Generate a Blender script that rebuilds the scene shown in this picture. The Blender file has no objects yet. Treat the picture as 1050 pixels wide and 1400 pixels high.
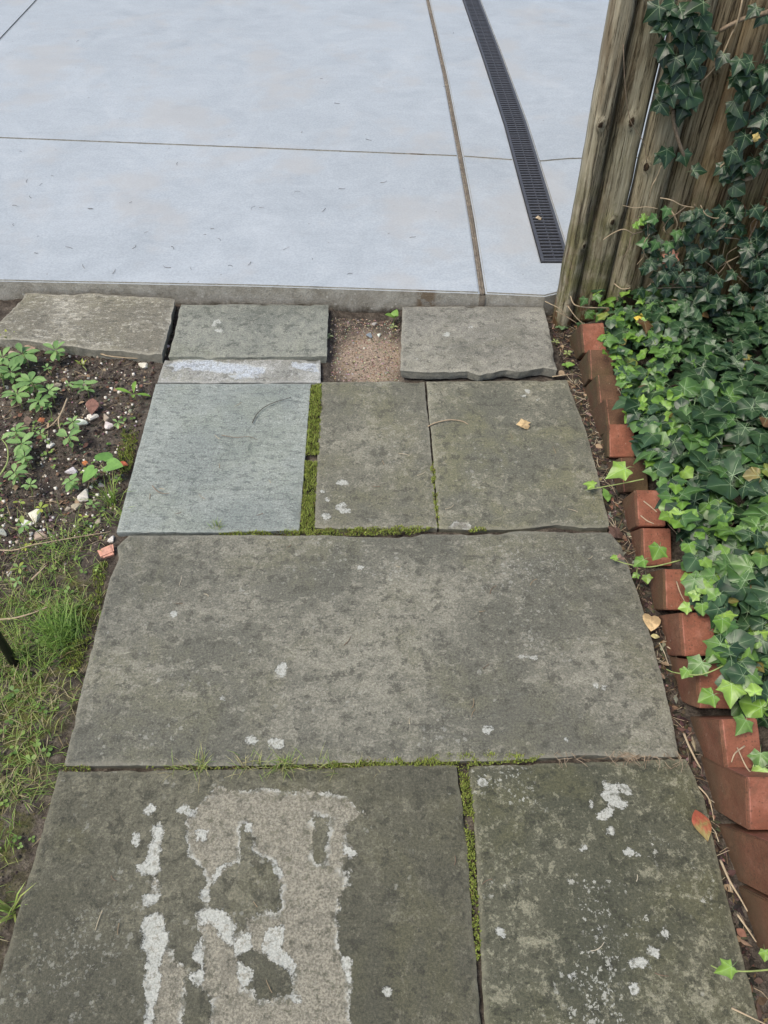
import bpy, bmesh, math, random
import numpy as np
from mathutils import Vector, Matrix, noise as mn

# ------------------------------------------------------------------ camera, sky, sun, exposure
scene = bpy.context.scene
COL = scene.collection
FPX, PCX, PCY, CAM_H = 1100.0, 525.0, 700.0, 1.5       # focal length and centre in photo pixels, eye height
PITCH = math.atan(1208 / 1100)                          # looking down 47.7 degrees
cam_data = bpy.data.cameras.new('camera')
cam_data.sensor_fit = 'HORIZONTAL'; cam_data.sensor_width = 36.0
cam_data.lens = FPX / 1050 * 36.0
cam_data.clip_start = 0.02; cam_data.clip_end = 500
cam = bpy.data.objects.new('camera', cam_data); COL.objects.link(cam)
cam.location = (0, 0, CAM_H); cam.rotation_euler = (math.pi / 2 - PITCH, 0, 0)
scene.camera = cam

SUN_EL, SUN_AZ = 62.0, -125.0        # azimuth from +Y towards +X
world = bpy.data.worlds.new('World'); scene.world = world; world.use_nodes = True
wn = world.node_tree.nodes; wn.clear()
sky = wn.new('ShaderNodeTexSky'); sky.sky_type = 'NISHITA'; sky.sun_disc = False
sky.sun_elevation = math.radians(SUN_EL); sky.sun_rotation = math.radians(SUN_AZ)
sky.air_density = 1.0; sky.dust_density = 3.0; sky.ozone_density = 0.0
bg = wn.new('ShaderNodeBackground'); bg.inputs[1].default_value = 0.118
wo = wn.new('ShaderNodeOutputWorld')
world.node_tree.links.new(sky.outputs[0], bg.inputs[0]); world.node_tree.links.new(bg.outputs[0], wo.inputs[0])
sd = bpy.data.lights.new('sun', 'SUN'); sd.energy = 1.5; sd.angle = math.radians(24); sd.color = (1.0, 0.94, 0.82)
sun = bpy.data.objects.new('sun', sd); COL.objects.link(sun)
_e, _a = math.radians(SUN_EL), math.radians(SUN_AZ)
sun_dir = Vector((math.sin(_a) * math.cos(_e), math.cos(_a) * math.cos(_e), math.sin(_e)))
sun.rotation_euler = sun_dir.to_track_quat('Z', 'Y').to_euler()
vs = scene.view_settings
vs.view_transform = 'Standard'; vs.look = 'None'; vs.gamma = 1.0; vs.use_curve_mapping = False
vs.exposure = 0.90
scene.cycles.max_bounces = 6; scene.cycles.diffuse_bounces = 3; scene.cycles.glossy_bounces = 2; scene.cycles.transmission_bounces = 3
scene.cycles.use_adaptive_sampling = True; scene.cycles.adaptive_threshold = 0.015

# ------------------------------------------------------------------ helpers: where things stand
_f = np.array([0, math.cos(PITCH), -math.sin(PITCH)]); _u = np.array([0, math.sin(PITCH), math.cos(PITCH)])
_r = np.array([1.0, 0, 0]); _c = np.array([0, 0, CAM_H])
def ray(px, py): return _f * FPX + _r * (px - PCX) - _u * (py - PCY)
def G(px, py, z=0.0):
    d = ray(px, py); p = _c + d * ((z - CAM_H) / d[2]); return Vector(p)
def GY(px, py, y):
    d = ray(px, py); p = _c + d * (y / d[1]); return Vector(p)
def to_px(p):
    d = np.array(p) - _c; k = d @ _f
    return PCX + FPX * (d @ _r) / k, PCY - FPX * (d @ _u) / k
rng = np.random.default_rng(7)
def N3(x, y, z=0.0): return mn.noise(Vector((x, y, z)))

# ------------------------------------------------------------------ helpers: objects
def tag(o, label=None, cat=None, group=None, kind=None):
    if label: o['label'] = label
    if cat: o['category'] = cat
    if group: o['group'] = group
    if kind: o['kind'] = kind
    return o
def link(o, parent=None):
    COL.objects.link(o)
    if parent is not None: o.parent = parent
    return o
def empty(name, loc=(0, 0, 0), rz=0.0):
    o = bpy.data.objects.new(name, None); COL.objects.link(o); o.location = loc; o.rotation_euler = (0, 0, rz)
    o.empty_display_size = 0.05
    return o
def make_mesh(name, verts, faces, mats=(), smooth=True, mat_idx=None):
    me = bpy.data.meshes.new(name)
    me.from_pydata([tuple(v) for v in verts], [], [tuple(f) for f in faces])
    for m in (mats if isinstance(mats, (list, tuple)) else [mats]): me.materials.append(m)
    if smooth: me.polygons.foreach_set('use_smooth', [True] * len(me.polygons))
    if mat_idx is not None: me.polygons.foreach_set('material_index', list(mat_idx))
    me.update()
    return me
def mobj(name, verts, faces, mats, parent=None, loc=(0, 0, 0), smooth=True, mat_idx=None):
    me = make_mesh(name, verts, faces, mats, smooth, mat_idx)
    o = bpy.data.objects.new(name, me); link(o, parent); o.location = loc
    return o
def set_attr(me, name, vals, typ='FLOAT'):
    a = me.attributes.new(name, typ, 'POINT')
    if typ == 'FLOAT': a.data.foreach_set('value', np.asarray(vals, dtype=np.float32).ravel())
    else:
        v = np.asarray(vals, dtype=np.float32)
        if v.shape[1] == 3: v = np.hstack([v, np.ones((len(v), 1), np.float32)])
        a.data.foreach_set('color', v.ravel())
def tube(pts, r0, r1=None, seg=5):
    """verts, faces of a tube through pts"""
    r1 = r0 if r1 is None else r1
    pts = [Vector(p) for p in pts]; n = len(pts); V = []; Fc = []
    for i, p in enumerate(pts):
        t = (pts[min(i + 1, n - 1)] - pts[max(i - 1, 0)]).normalized()
        a = t.cross(Vector((0.3, 0.2, 1))); a = a.normalized() if a.length > 1e-5 else Vector((1, 0, 0)); b = t.cross(a)
        r = r0 + (r1 - r0) * i / (n - 1)
        for k in range(seg):
            w = 2 * math.pi * k / seg; V.append(p + a * (r * math.cos(w)) + b * (r * math.sin(w)))
    for i in range(n - 1):
        for k in range(seg):
            k2 = (k + 1) % seg; Fc.append((i * seg + k, i * seg + k2, (i + 1) * seg + k2, (i + 1) * seg + k))
    Fc.append(tuple(range(seg))[::-1]); Fc.append(tuple((n - 1) * seg + k for k in range(seg)))
    return V, Fc
def catmull(pts, n=6):
    P = [Vector(p) for p in pts]; P = [P[0] * 2 - P[1]] + P + [P[-1] * 2 - P[-2]]; out = []
    for i in range(1, len(P) - 2):
        for k in range(n):
            t = k / n; a, b, c, d = P[i - 1], P[i], P[i + 1], P[i + 2]
            out.append(0.5 * ((2 * b) + (c - a) * t + (2 * a - 5 * b + 4 * c - d) * t * t + (3 * b - a - 3 * c + d) * t ** 3))
    out.append(P[-2]); return out
class Bag:
    """collects pieces into one mesh with a colour per vertex"""
    def __init__(s): s.V = []; s.F = []; s.C = []; s.M = []; s.n = 0
    def add(s, V, F, col=(1, 1, 1), mi=0):
        s.V.extend(V); s.F.extend([tuple(i + s.n for i in f) for f in F]); s.C.extend(col if isinstance(col, list) else [col] * len(V)); s.n += len(V)
        s.M.extend([mi] * len(F) if isinstance(mi, int) else mi)
    def build(s, name, mats, parent=None, loc=(0, 0, 0), smooth=True):
        L = Vector(loc); V = [Vector(v) - L for v in s.V]
        o = mobj(name, V, s.F, mats, parent, loc if parent is None else (0, 0, 0), smooth, s.M)
        set_attr(o.data, 'lc', s.C, 'FLOAT_COLOR'); return o

# ------------------------------------------------------------------ helpers: node materials
class Mat:
    def __init__(s, name):
        s.m = bpy.data.materials.new(name); s.m.use_nodes = True; s.t = s.m.node_tree; s.t.nodes.clear()
        s.out = s.t.nodes.new('ShaderNodeOutputMaterial'); s.b = s.t.nodes.new('ShaderNodeBsdfPrincipled')
        s.t.links.new(s.b.outputs[0], s.out.inputs[0]); s.b.inputs['Specular IOR Level'].default_value = 0.35
    def put(s, inp, v):
        if isinstance(v, bpy.types.NodeSocket): s.t.links.new(v, inp)
        elif isinstance(v, (tuple, list)) and len(v) == 3 and inp.type == 'RGBA': inp.default_value = (*v, 1)
        else: inp.default_value = v
    def node(s, typ, **kw):
        n = s.t.nodes.new(typ)
        for k, v in kw.items(): setattr(n, k, v)
        return n
    def coord(s, kind='Object', offset=(0, 0, 0), scale=(1, 1, 1)):
        c = s.node('ShaderNodeTexCoord'); mp = s.node('ShaderNodeMapping')
        s.put(mp.inputs[0], c.outputs[kind]); mp.inputs[1].default_value = offset; mp.inputs[3].default_value = scale
        return mp.outputs[0]
    def scaled(s, vec, scale, offset=(0, 0, 0)):
        mp = s.node('ShaderNodeMapping'); s.put(mp.inputs[0], vec); mp.inputs[1].default_value = offset; mp.inputs[3].default_value = scale
        return mp.outputs[0]
    def noise(s, vec, scale, detail=4.0, rough=0.55, dist=0.0):
        n = s.node('ShaderNodeTexNoise'); s.put(n.inputs['Vector'], vec); n.inputs['Scale'].default_value = scale
        n.inputs['Detail'].default_value = detail; n.inputs['Roughness'].default_value = rough; n.inputs['Distortion'].default_value = dist
        return n.outputs['Fac']
    def vor(s, vec, scale, feature='F1', rand=1.0):
        n = s.node('ShaderNodeTexVoronoi', feature=feature); s.put(n.inputs['Vector'], vec); n.inputs['Scale'].default_value = scale
        n.inputs['Randomness'].default_value = rand
        return n.outputs
    def attr(s, name):
        n = s.node('ShaderNodeAttribute'); n.attribute_name = name; return n.outputs
    def math(s, op, a, b=0.0, c=None):
        n = s.node('ShaderNodeMath', operation=op); s.put(n.inputs[0], a); s.put(n.inputs[1], b)
        if c is not None: s.put(n.inputs[2], c)
        return n.outputs[0]
    def rng(s, v, a, b, c=0.0, d=1.0, smooth=True):
        n = s.node('ShaderNodeMapRange'); n.interpolation_type = 'SMOOTHSTEP' if smooth else 'LINEAR'
        s.put(n.inputs[0], v)
        for i, q in enumerate((a, b, c, d)): s.put(n.inputs[i + 1], q)
        return n.outputs[0]
    def mix(s, fac, a, b, blend='MIX'):
        n = s.node('ShaderNodeMix', data_type='RGBA', blend_type=blend); s.put(n.inputs[0], fac); s.put(n.inputs[6], a); s.put(n.inputs[7], b)
        return n.outputs[2]
    def ramp(s, fac, stops):
        n = s.node('ShaderNodeValToRGB'); s.put(n.inputs[0], fac); e = n.color_ramp.elements
        while len(e) < len(stops): e.new(0.5)
        for x, (p, c) in zip(e, stops): x.position = p; x.color = (*c, 1)
        return n.outputs[0]
    def xyz(s, vec):
        n = s.node('ShaderNodeSeparateXYZ'); s.put(n.inputs[0], vec); return n.outputs
    def bump(s, h, strength=0.5, dist=0.002, normal=None):
        n = s.node('ShaderNodeBump'); n.inputs['Strength'].default_value = strength; n.inputs['Distance'].default_value = dist
        s.put(n.inputs['Height'], h)
        if normal is not None: s.put(n.inputs['Normal'], normal)
        return n.outputs[0]
    def done(s, color, rough=0.8, normal=None, spec=None):
        s.put(s.b.inputs['Base Color'], color); s.put(s.b.inputs['Roughness'], rough)
        if normal is not None: s.put(s.b.inputs['Normal'], normal)
        if spec is not None: s.b.inputs['Specular IOR Level'].default_value = spec
        return s.m
def simple(name, col, rough=0.7, var=0.25, scale=60.0, spec=0.35):
    m = Mat(name); v = m.coord(); n = m.noise(v, scale, 5, 0.6)
    lo = tuple(c * (1 - var) for c in col); hi = tuple(min(1, c * (1 + var)) for c in col)
    return m.done(m.ramp(n, [(0.3, lo), (0.7, hi)]), rough, m.bump(n, 0.4, 0.001), spec)

def slab_material(name, dark, mid, light, seed=0.0, mottle=0.5, specks=0.5, green=0.3, streak=0.0, flake_col=(0.25, 0.24, 0.2), scratch=0.0, crisp=0.05, cover=0.53):
    m = Mat(name); v = m.coord(offset=(seed * 3.1, seed * 1.7, seed))
    vm = m.scaled(v, (1.0, 1.0 + 1.5 * streak, 1.0))
    big = m.noise(v, 2.6, 3, 0.6, 0.3)
    bigd = m.math('SUBTRACT', big, 0.5)
    col = m.mix(m.rng(big, 0.38, 0.64), dark, mid)
    col = m.mix(m.math('MULTIPLY', m.rng(m.noise(v, 4.5, 5, 0.65, 0.5), 0.46, 0.64), green), col, tuple(c * k for c, k in zip(mid, (0.98, 0.98, 0.74))))
    m1 = m.noise(vm, 26, 9, 0.80, 0.25)
    lm1 = m.rng(m.math('ADD', m1, m.math('MULTIPLY', bigd, 0.38)), cover - 0.015, cover + crisp * 0.8)
    col = m.mix(m.math('MULTIPLY', lm1, mottle), col, light)
    m2 = m.noise(m.scaled(v, (1, 1, 1), (9.1, 4.2, 1)), 58, 7, 0.8, 0.2)
    col = m.mix(m.math('MULTIPLY', m.rng(m.math('ADD', m2, m.math('MULTIPLY', bigd, 0.25)), 0.545, 0.60), mottle * 0.75), col, tuple(c * 1.12 for c in light))
    d1 = m.noise(m.scaled(v, (1, 1 + streak, 1), (4.4, 1.3, 2)), 30, 8, 0.78, 0.2)
    col = m.mix(m.math('MULTIPLY', m.rng(d1, 0.52, 0.59), 0.72), col, tuple(c * 0.60 for c in dark))
    grain = m.noise(v, 210, 5, 0.85)
    col = m.mix(1.0, col, m.ramp(grain, [(0.30, (0.42, 0.42, 0.41)), (0.5, (1.0, 1.0, 1.0)), (0.70, (1.75, 1.75, 1.68))]), 'MULTIPLY')
    # crustose lichen dots gathered in drifts
    drift = m.noise(m.scaled(v, (1, 1, 1), (7.7, 2.1, 0)), 4.0, 6, 0.7)
    wv_ = m.node('ShaderNodeVectorMath', operation='MULTIPLY_ADD'); ns_ = m.node('ShaderNodeTexNoise'); m.put(ns_.inputs['Vector'], v); ns_.inputs['Scale'].default_value = 95; ns_.inputs['Detail'].default_value = 4; ns_.inputs['Roughness'].default_value = 0.7
    m.put(wv_.inputs[0], ns_.outputs['Color']); wv_.inputs[1].default_value = (0.022, 0.022, 0.022); m.put(wv_.inputs[2], v); wv = wv_.outputs[0]
    vo = m.vor(wv, 75)
    dot = m.math('LESS_THAN', vo['Distance'], m.rng(m.xyz(vo['Color'])[0], 0.62, 1.0, 0.0, 0.36))
    dm = m.math('MULTIPLY', dot, m.rng(drift, 0.49, 0.56))
    vo2 = m.vor(wv, 170)
    dm2 = m.math('MULTIPLY', m.math('LESS_THAN', vo2['Distance'], m.rng(m.xyz(vo2['Color'])[0], 0.3, 1.0, 0.0, 0.5)), m.rng(drift, 0.53, 0.62))
    col = m.mix(m.math('MULTIPLY', m.math('MAXIMUM', dm, dm2), 0.85 * specks), col, (0.36, 0.365, 0.315))
    # dark pits
    vo3 = m.vor(m.scaled(v, (1, 1.9, 1)), 42)
    pit = m.math('LESS_THAN', vo3['Distance'], m.rng(m.xyz(vo3['Color'])[1], 0.72, 1.0, 0.0, 0.2))
    col = m.mix(m.math('MULTIPLY', pit, 0.5), col, tuple(c * 0.4 for c in dark))
    if scratch:
        w = m.noise(m.scaled(v, (6, 26, 1)), 1.6, 4, 0.6, 1.6)
        sc = m.rng(m.math('ABSOLUTE', m.math('SUBTRACT', w, 0.5)), 0.0, 0.012, 1.0, 0.0)
        sc = m.math('MULTIPLY', sc, m.rng(m.noise(v, 4, 2), 0.45, 0.6))
        col = m.mix(m.math('MULTIPLY', sc, scratch), col, tuple(c * 0.5 for c in dark))
        w2 = m.noise(m.scaled(v, (9, 9, 1), (3, 1, 0)), 0.9, 4, 0.65, 1.0)
        s2 = m.rng(m.math('ABSOLUTE', m.math('SUBTRACT', w2, 0.53)), 0.0, 0.006, 1.0, 0.0)
        col = m.mix(m.math('MULTIPLY', s2, scratch * 0.8), col, tuple(c * 0.45 for c in dark))
    # places where the top layer has come off, with pale broken rims; and pale lichen crusts
    wob = m.math('ADD', m.math('MULTIPLY', m.math('SUBTRACT', m.noise(v, 30, 9, 0.80), 0.5), 0.060), 0.0)
    fl = m.math('ADD', m.attr('flake')['Fac'], wob)
    fm = m.rng(fl, -0.0004, 0.0006)
    gr = m.noise(v, 240, 4, 0.8)
    fcol = m.mix(m.rng(gr, 0.38, 0.62), tuple(c * 0.5 for c in flake_col), tuple(c * 1.12 for c in flake_col))
    fcol = m.mix(m.math('MULTIPLY', m.rng(d1, 0.5, 0.6), 0.5), fcol, tuple(c * 0.42 for c in flake_col))
    rim = m.math('MULTIPLY', m.rng(fl, 0.0005, 0.010, 1.0, 0.0), m.rng(m.noise(v, 19, 5, 0.65), 0.45, 0.50))
    fcol = m.mix(rim, fcol, (0.40, 0.405, 0.36))
    thin = m.rng(m.math('ADD', m.noise(v, 48, 8, 0.8), m.math('MULTIPLY', m.rng(fl, 0.0, 0.03), 0.05)), 0.43, 0.53, 0.18, 1.0)
    col = m.mix(m.math('MULTIPLY', fm, thin), col, fcol)
    li = m.math('ADD', m.attr('lichen')['Fac'], m.math('ADD', m.math('MULTIPLY', wob, 0.75), 0.0016))
    lm = m.rng(li, -0.0003, 0.0005)
    lc = m.mix(m.rng(gr, 0.35, 0.65), (0.29, 0.30, 0.26), (0.47, 0.475, 0.43))
    col = m.mix(m.math('MULTIPLY', lm, m.rng(m.noise(v, 75, 7, 0.8), 0.40, 0.50, 0.25, 1.0)), col, lc)
    ed = m.attr('rim')['Fac']
    em = m.math('MULTIPLY', m.rng(m.math('ADD', ed, m.math('MULTIPLY', m.math('SUBTRACT', m1, 0.5), 0.05)), 0.0, 0.012, 1.0, 0.0), 0.4)
    col = m.mix(em, col, light)
    ter = m.math('SNAP', m.noise(m.scaled(v, (1, 1.5, 1), (2.2, 8.1, 0)), 5.5, 6, 0.62), 0.05)
    h = m.math('ADD', m.math('ADD', m.math('MULTIPLY', m1, 1.5), m.math('MULTIPLY', ter, 2.2)), m.math('MULTIPLY', grain, 0.3))
    h = m.math('SUBTRACT', h, m.math('MULTIPLY', fm, 0.35)); h = m.math('ADD', h, m.math('MULTIPLY', lm, 0.3))
    return m.done(col, m.rng(grain, 0.2, 0.8, 0.66, 0.88), m.bump(h, 0.8, 0.004), 0.30)

def leaf_material(name, from_object, rough=0.36, trans=0.22, star=False):
    m = Mat(name)
    if from_object:
        c = m.node('ShaderNodeObjectInfo').outputs['Color']; v = m.coord()
    else:
        c = m.attr('lc')['Color']; v = m.coord()
    n = m.noise(v, 3.2 if from_object else 60.0, 4, 0.6)
    col = m.mix(0.75, c, m.ramp(n, [(0.25, (0.55, 0.6, 0.6)), (0.75, (1.25, 1.2, 1.1))]), 'MULTIPLY')
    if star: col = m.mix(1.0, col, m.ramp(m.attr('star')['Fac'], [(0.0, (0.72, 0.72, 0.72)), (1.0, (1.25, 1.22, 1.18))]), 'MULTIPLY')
    m.done(col, rough, m.bump(n, 0.25, 0.002), 0.42)
    tr = m.node('ShaderNodeBsdfTranslucent'); m.put(tr.inputs[0], m.mix(1.0, col, (1.1, 1.2, 0.6), 'MULTIPLY'))
    ms = m.node('ShaderNodeMixShader'); ms.inputs[0].default_value = trans
    m.t.links.new(m.b.outputs[0], ms.inputs[1]); m.t.links.new(tr.outputs[0], ms.inputs[2]); m.t.links.new(ms.outputs[0], m.out.inputs[0])
    return m.m
def vein_material(name, from_object):
    m = Mat(name); c = m.node('ShaderNodeObjectInfo').outputs['Color'] if from_object else m.attr('lc')['Color']
    return m.done(m.mix(0.42, c, (0.34, 0.45, 0.26)), 0.5, None, 0.3)
def tinted(name, rough=0.85, scale=90.0, spec=0.25):
    m = Mat(name); v = m.coord(); n = m.noise(v, scale, 5, 0.65)
    col = m.mix(0.8, m.attr('lc')['Color'], m.ramp(n, [(0.25, (0.5, 0.5, 0.5)), (0.75, (1.3, 1.3, 1.3))]), 'MULTIPLY')
    return m.done(col, rough, m.bump(n, 0.5, 0.001), spec)

M = {}
M['leaf'] = leaf_material('ivy_leaf_green', True, star=True); M['leaf_mass'] = leaf_material('ivy_leaf_mass_green', False)
M['vein'] = vein_material('ivy_vein', True); M['vein_mass'] = vein_material('ivy_vein_mass', False)
M['soft_leaf'] = leaf_material('soft_leaf_green', True, 0.5, 0.3); M['grass'] = leaf_material('grass_green', False, 0.5, 0.3)
M['dry'] = simple('dry_stem', (0.33, 0.26, 0.17), 0.8); M['woody'] = simple('woody_vine', (0.19, 0.145, 0.10), 0.85, 0.4, 120)
M['green_stem'] = simple('green_stem', (0.24, 0.30, 0.10), 0.6); M['crumb'] = tinted('soil_crumb'); M['moss'] = tinted('moss_green', 0.95, 160, 0.1)
M['pebble'] = tinted('pebble_stone', 0.75, 70)

# ------------------------------------------------------------------ ground
ROW_X = lambda y: 0.589 + (2.133 - y) * 0.033          # path-side face of the brick row
def drive_edge(x):
    return float(np.interp(x, [-6, -1.26, -0.417, 0.318, 0.516, 0.56, 6], [2.56, 2.34, 2.31, 2.267, 2.25, 2.268, 2.268]))
def slab_left(y): return float(np.interp(y, [0.1, 0.35, 0.70, 1.29, 1.31, 1.88, 2.3], [-0.63, -0.636, -0.630, -0.645, -0.665, -0.675, -0.66]))
def slab_right(y): return float(np.interp(y, [0.1, 0.26, 0.71, 1.31, 1.89, 2.27], [0.615, 0.60, 0.578, 0.553, 0.54, 0.53]))
HOLE = (-0.165, 0.045, 1.895, 2.26)
def ground_z(x, y, fine=True):
    if y > drive_edge(x) + 0.05: return -0.12
    z = -0.024
    if fine: z += 0.010 * N3(x * 5, y * 5) + 0.006 * N3(x * 17, y * 17, 3) + 0.004 * N3(x * 48, y * 48, 5)
    inside = min(x - slab_left(y) - 0.015, slab_right(y) - 0.015 - x)
    if HOLE[0] < x < HOLE[1] and HOLE[2] < y: return z - 0.006
    if inside > 0 and 0.1 < y < 2.3: z = -0.016 + 0.4 * (z + 0.024)
    if x > ROW_X(y) + 0.05: z += min((x - ROW_X(y) - 0.05) * 0.4, 0.04)
    if x < -0.62 and y > 1.5: z += 0.012 * min(1, (y - 1.5) * 4) * min(1, (-0.62 - x) * 20)
    return z
def soil_material():
    m = Mat('soil'); v = m.coord(); x, y, z = m.xyz(v)
    a = m.noise(v, 38, 7, 0.72); b = m.noise(v, 7, 4, 0.6); g = m.noise(v, 240, 3, 0.7)
    col = m.ramp(a, [(0.30, (0.030, 0.024, 0.019)), (0.47, (0.086, 0.071, 0.058)), (0.60, (0.165, 0.14, 0.112)), (0.74, (0.26, 0.225, 0.18))])
    col = m.mix(m.rng(g, 0.3, 0.75), m.mix(0.5, col, (0, 0, 0)), col)
    # sandy patch in the gap between the upper stones
    sx = m.math('SUBTRACT', x, -0.045); sy = m.math('SUBTRACT', y, 2.03)
    d = m.math('SQRT', m.math('ADD', m.math('MULTIPLY', sx, sx), m.math('MULTIPLY', m.math('MULTIPLY', sy, sy), 0.5)))
    sand = m.rng(m.math('ADD', d, m.math('MULTIPLY', m.math('SUBTRACT', b, 0.5), 0.10)), 0.07, 0.135, 1.0, 0.0)
    scol = m.ramp(g, [(0.3, (0.16, 0.12, 0.085)), (0.5, (0.30, 0.235, 0.175)), (0.7, (0.44, 0.36, 0.28))])
    col = m.mix(sand, col, scol)
    # lawn: mossy, green-brown thatch left of the path below the planting
    lawn = m.math('MULTIPLY', m.rng(m.math('ADD', y, m.math('MULTIPLY', m.math('SUBTRACT', b, 0.5), 0.5)), 1.22, 1.05), m.rng(x, -0.62, -0.72))
    col = m.mix(m.math('MULTIPLY', lawn, m.rng(m.noise(v, 22, 5, 0.7), 0.42, 0.6)), col, m.ramp(g, [(0.3, (0.05, 0.055, 0.015)), (0.7, (0.13, 0.13, 0.04))]))
    far = m.math('SQRT', m.math('ADD', m.math('MULTIPLY', x, x), m.math('MULTIPLY', y, y)))
    col = m.mix(m.rng(far, 4.0, 8.0), col, (0.06, 0.09, 0.025))
    h = m.math('ADD', a, m.math('MULTIPLY', g, 0.5))
    return m.done(col, 0.95, m.bump(h, 1.0, 0.008), 0.15)
M['soil'] = soil_material()
def build_ground():
    xs = np.concatenate([[-80, -30, -12, -6, -3, -2.2], np.arange(-1.6, 2.001, 0.012), [2.6, 4, 8, 20, 80]])
    ys = np.concatenate([[-80, -30, -10, -4, -1.5, -0.7], np.arange(-0.3, 2.46, 0.012), [3, 4, 6, 9, 14, 30, 80]])
    V = [(x, y, ground_z(x, y)) for y in ys for x in xs]; nx = len(xs)
    Fc = [(j * nx + i, j * nx + i + 1, (j + 1) * nx + i + 1, (j + 1) * nx + i) for j in range(len(ys) - 1) for i in range(nx - 1)]
    tag(mobj('ground', V, Fc, M['soil']), kind='structure')
build_ground()

# ------------------------------------------------------------------ concrete driveway
def concrete_material():
    m = Mat('concrete'); v = m.coord(); x, y, z = m.xyz(v)
    big = m.noise(v, 0.9, 4, 0.6, 0.4); med = m.noise(v, 4.2, 8, 0.74, 1.4); st = m.noise(m.scaled(v, (2.2, 6, 1)), 2.0, 7, 0.75, 1.2)
    fine = m.noise(v, 130, 4, 0.7)
    s = m.math('ADD', m.math('MULTIPLY', big, 0.30), m.math('ADD', m.math('MULTIPLY', med, 0.46), m.math('MULTIPLY', st, 0.24)))
    col = m.ramp(s, [(0.35, (0.240, 0.285, 0.325)), (0.44, (0.302, 0.352, 0.398)), (0.54, (0.342, 0.396, 0.446)), (0.65, (0.395, 0.445, 0.49))])
    col = m.mix(m.rng(fine, 0.3, 0.7), m.mix(0.22, col, (0, 0, 0)), col)
    col = m.mix(m.math('MULTIPLY', m.rng(m.noise(v, 2.6, 4, 0.6), 0.50, 0.66), 0.55), col, (0.32, 0.325, 0.325))
    smear = m.noise(m.scaled(v, (1, 1, 1), (5, 3, 0)), 1.7, 7, 0.7, 2.5)
    col = m.mix(m.math('MULTIPLY', m.rng(smear, 0.48, 0.68), 0.10), col, (0.52, 0.56, 0.60))
    # tyre scuffs and a few dragged marks
    def scuff(x0, y0, x1, y1, w, amt, col):
        L = math.hypot(x1 - x0, y1 - y0); tx, ty = (x1 - x0) / L, (y1 - y0) / L
        dx = m.math('SUBTRACT', x, x0); dy = m.math('SUBTRACT', y, y0)
        al = m.math('ADD', m.math('MULTIPLY', dx, tx), m.math('MULTIPLY', dy, ty))
        ac = m.math('ABSOLUTE', m.math('SUBTRACT', m.math('MULTIPLY', dx, -ty), m.math('MULTIPLY', dy, -tx)))
        ac = m.math('ADD', ac, m.math('MULTIPLY', m.math('SUBTRACT', med, 0.5), w * 1.2))
        k = m.math('MULTIPLY', m.rng(ac, w * 0.35, w, 1.0, 0.0), m.math('MULTIPLY', m.rng(al, 0.0, 0.12), m.rng(al, L - 0.12, L, 1.0, 0.0)))
        k = m.math('MULTIPLY', k, m.rng(m.noise(v, 26, 5, 0.7), 0.3, 0.65))
        return m.mix(m.math('MULTIPLY', k, amt), col, (0.22, 0.21, 0.20))
    for q in ((-2.2, 3.95, 0.05, 5.3, 0.10, 0.22), (-0.62, 3.42, -0.30, 3.15, 0.016, 0.7), (-0.66, 3.12, -0.58, 2.62, 0.03, 0.45), (-1.3, 3.9, -1.0, 2.6, 0.12, 0.18), (0.1, 4.6, -0.1, 2.5, 0.10, 0.16), (0.42, 5.2, 0.40, 2.35, 0.06, 0.16),
              (-0.52, 3.2, -0.47, 2.72, 0.035, 0.2), (-0.34, 2.72, -0.335, 2.50, 0.02, 0.3), (-2.4, 3.1, -0.2, 2.75, 0.3, 0.05), (-1.9, 4.6, 0.2, 3.9, 0.16, 0.08)):
        col = scuff(*q, col)
    # grit and pitting
    vo = m.vor(v, 26); dk = m.math('LESS_THAN', vo['Distance'], m.rng(m.xyz(vo['Color'])[0], 0.86, 1.0, 0.0, 0.10))
    col = m.mix(m.math('MULTIPLY', dk, 0.6), col, (0.12, 0.11, 0.10))
    # soil splashed along the front edge
    fr = m.rng(m.math('ADD', m.math('ADD', y, m.math('MULTIPLY', x, 0.051)), m.math('MULTIPLY', m.math('SUBTRACT', med, 0.5), 0.10)), 2.285, 2.36, 1.0, 0.0)
    col = m.mix(m.math('MULTIPLY', fr, 0.22), col, (0.34, 0.32, 0.27))
    return m.done(col, m.rng(med, 0.3, 0.7, 0.55, 0.75), m.bump(m.math('ADD', fine, m.math('MULTIPLY', st, 0.8)), 0.25, 0.002), 0.4)
def concrete_edge_material():
    m = Mat('concrete_edge'); v = m.coord(); x, y, z = m.xyz(v)
    a = m.noise(v, 22, 6, 0.7); g = m.noise(v, 180, 4, 0.7)
    col = m.ramp(a, [(0.3, (0.23, 0.21, 0.165)), (0.5, (0.34, 0.325, 0.275)), (0.7, (0.44, 0.425, 0.37))])
    col = m.mix(m.rng(g, 0.3, 0.7), m.mix(0.3, col, (0.05, 0.04, 0.03)), col)
    col = m.mix(m.rng(m.math('ADD', z, m.math('MULTIPLY', m.math('SUBTRACT', a, 0.5), 0.06)), 0.0, -0.035), col, (0.05, 0.04, 0.03))
    vo = m.vor(v, 75); col = m.mix(m.math('MULTIPLY', m.math('LESS_THAN', vo['Distance'], m.rng(m.xyz(vo['Color'])[0], 0.75, 1, 0, 0.35)), 0.7), col, (0.42, 0.41, 0.36))
    ru = m.math('MULTIPLY', m.rng(m.math('ABSOLUTE', m.math('SUBTRACT', x, 0.137)), 0.02, 0.04, 1.0, 0.0), m.rng(a, 0.42, 0.52))
    col = m.mix(m.math('MULTIPLY', ru, 0.8), col, (0.13, 0.085, 0.045))
    return m.done(col, 0.9, m.bump(m.math('ADD', a, g), 0.7, 0.004), 0.2)
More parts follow.
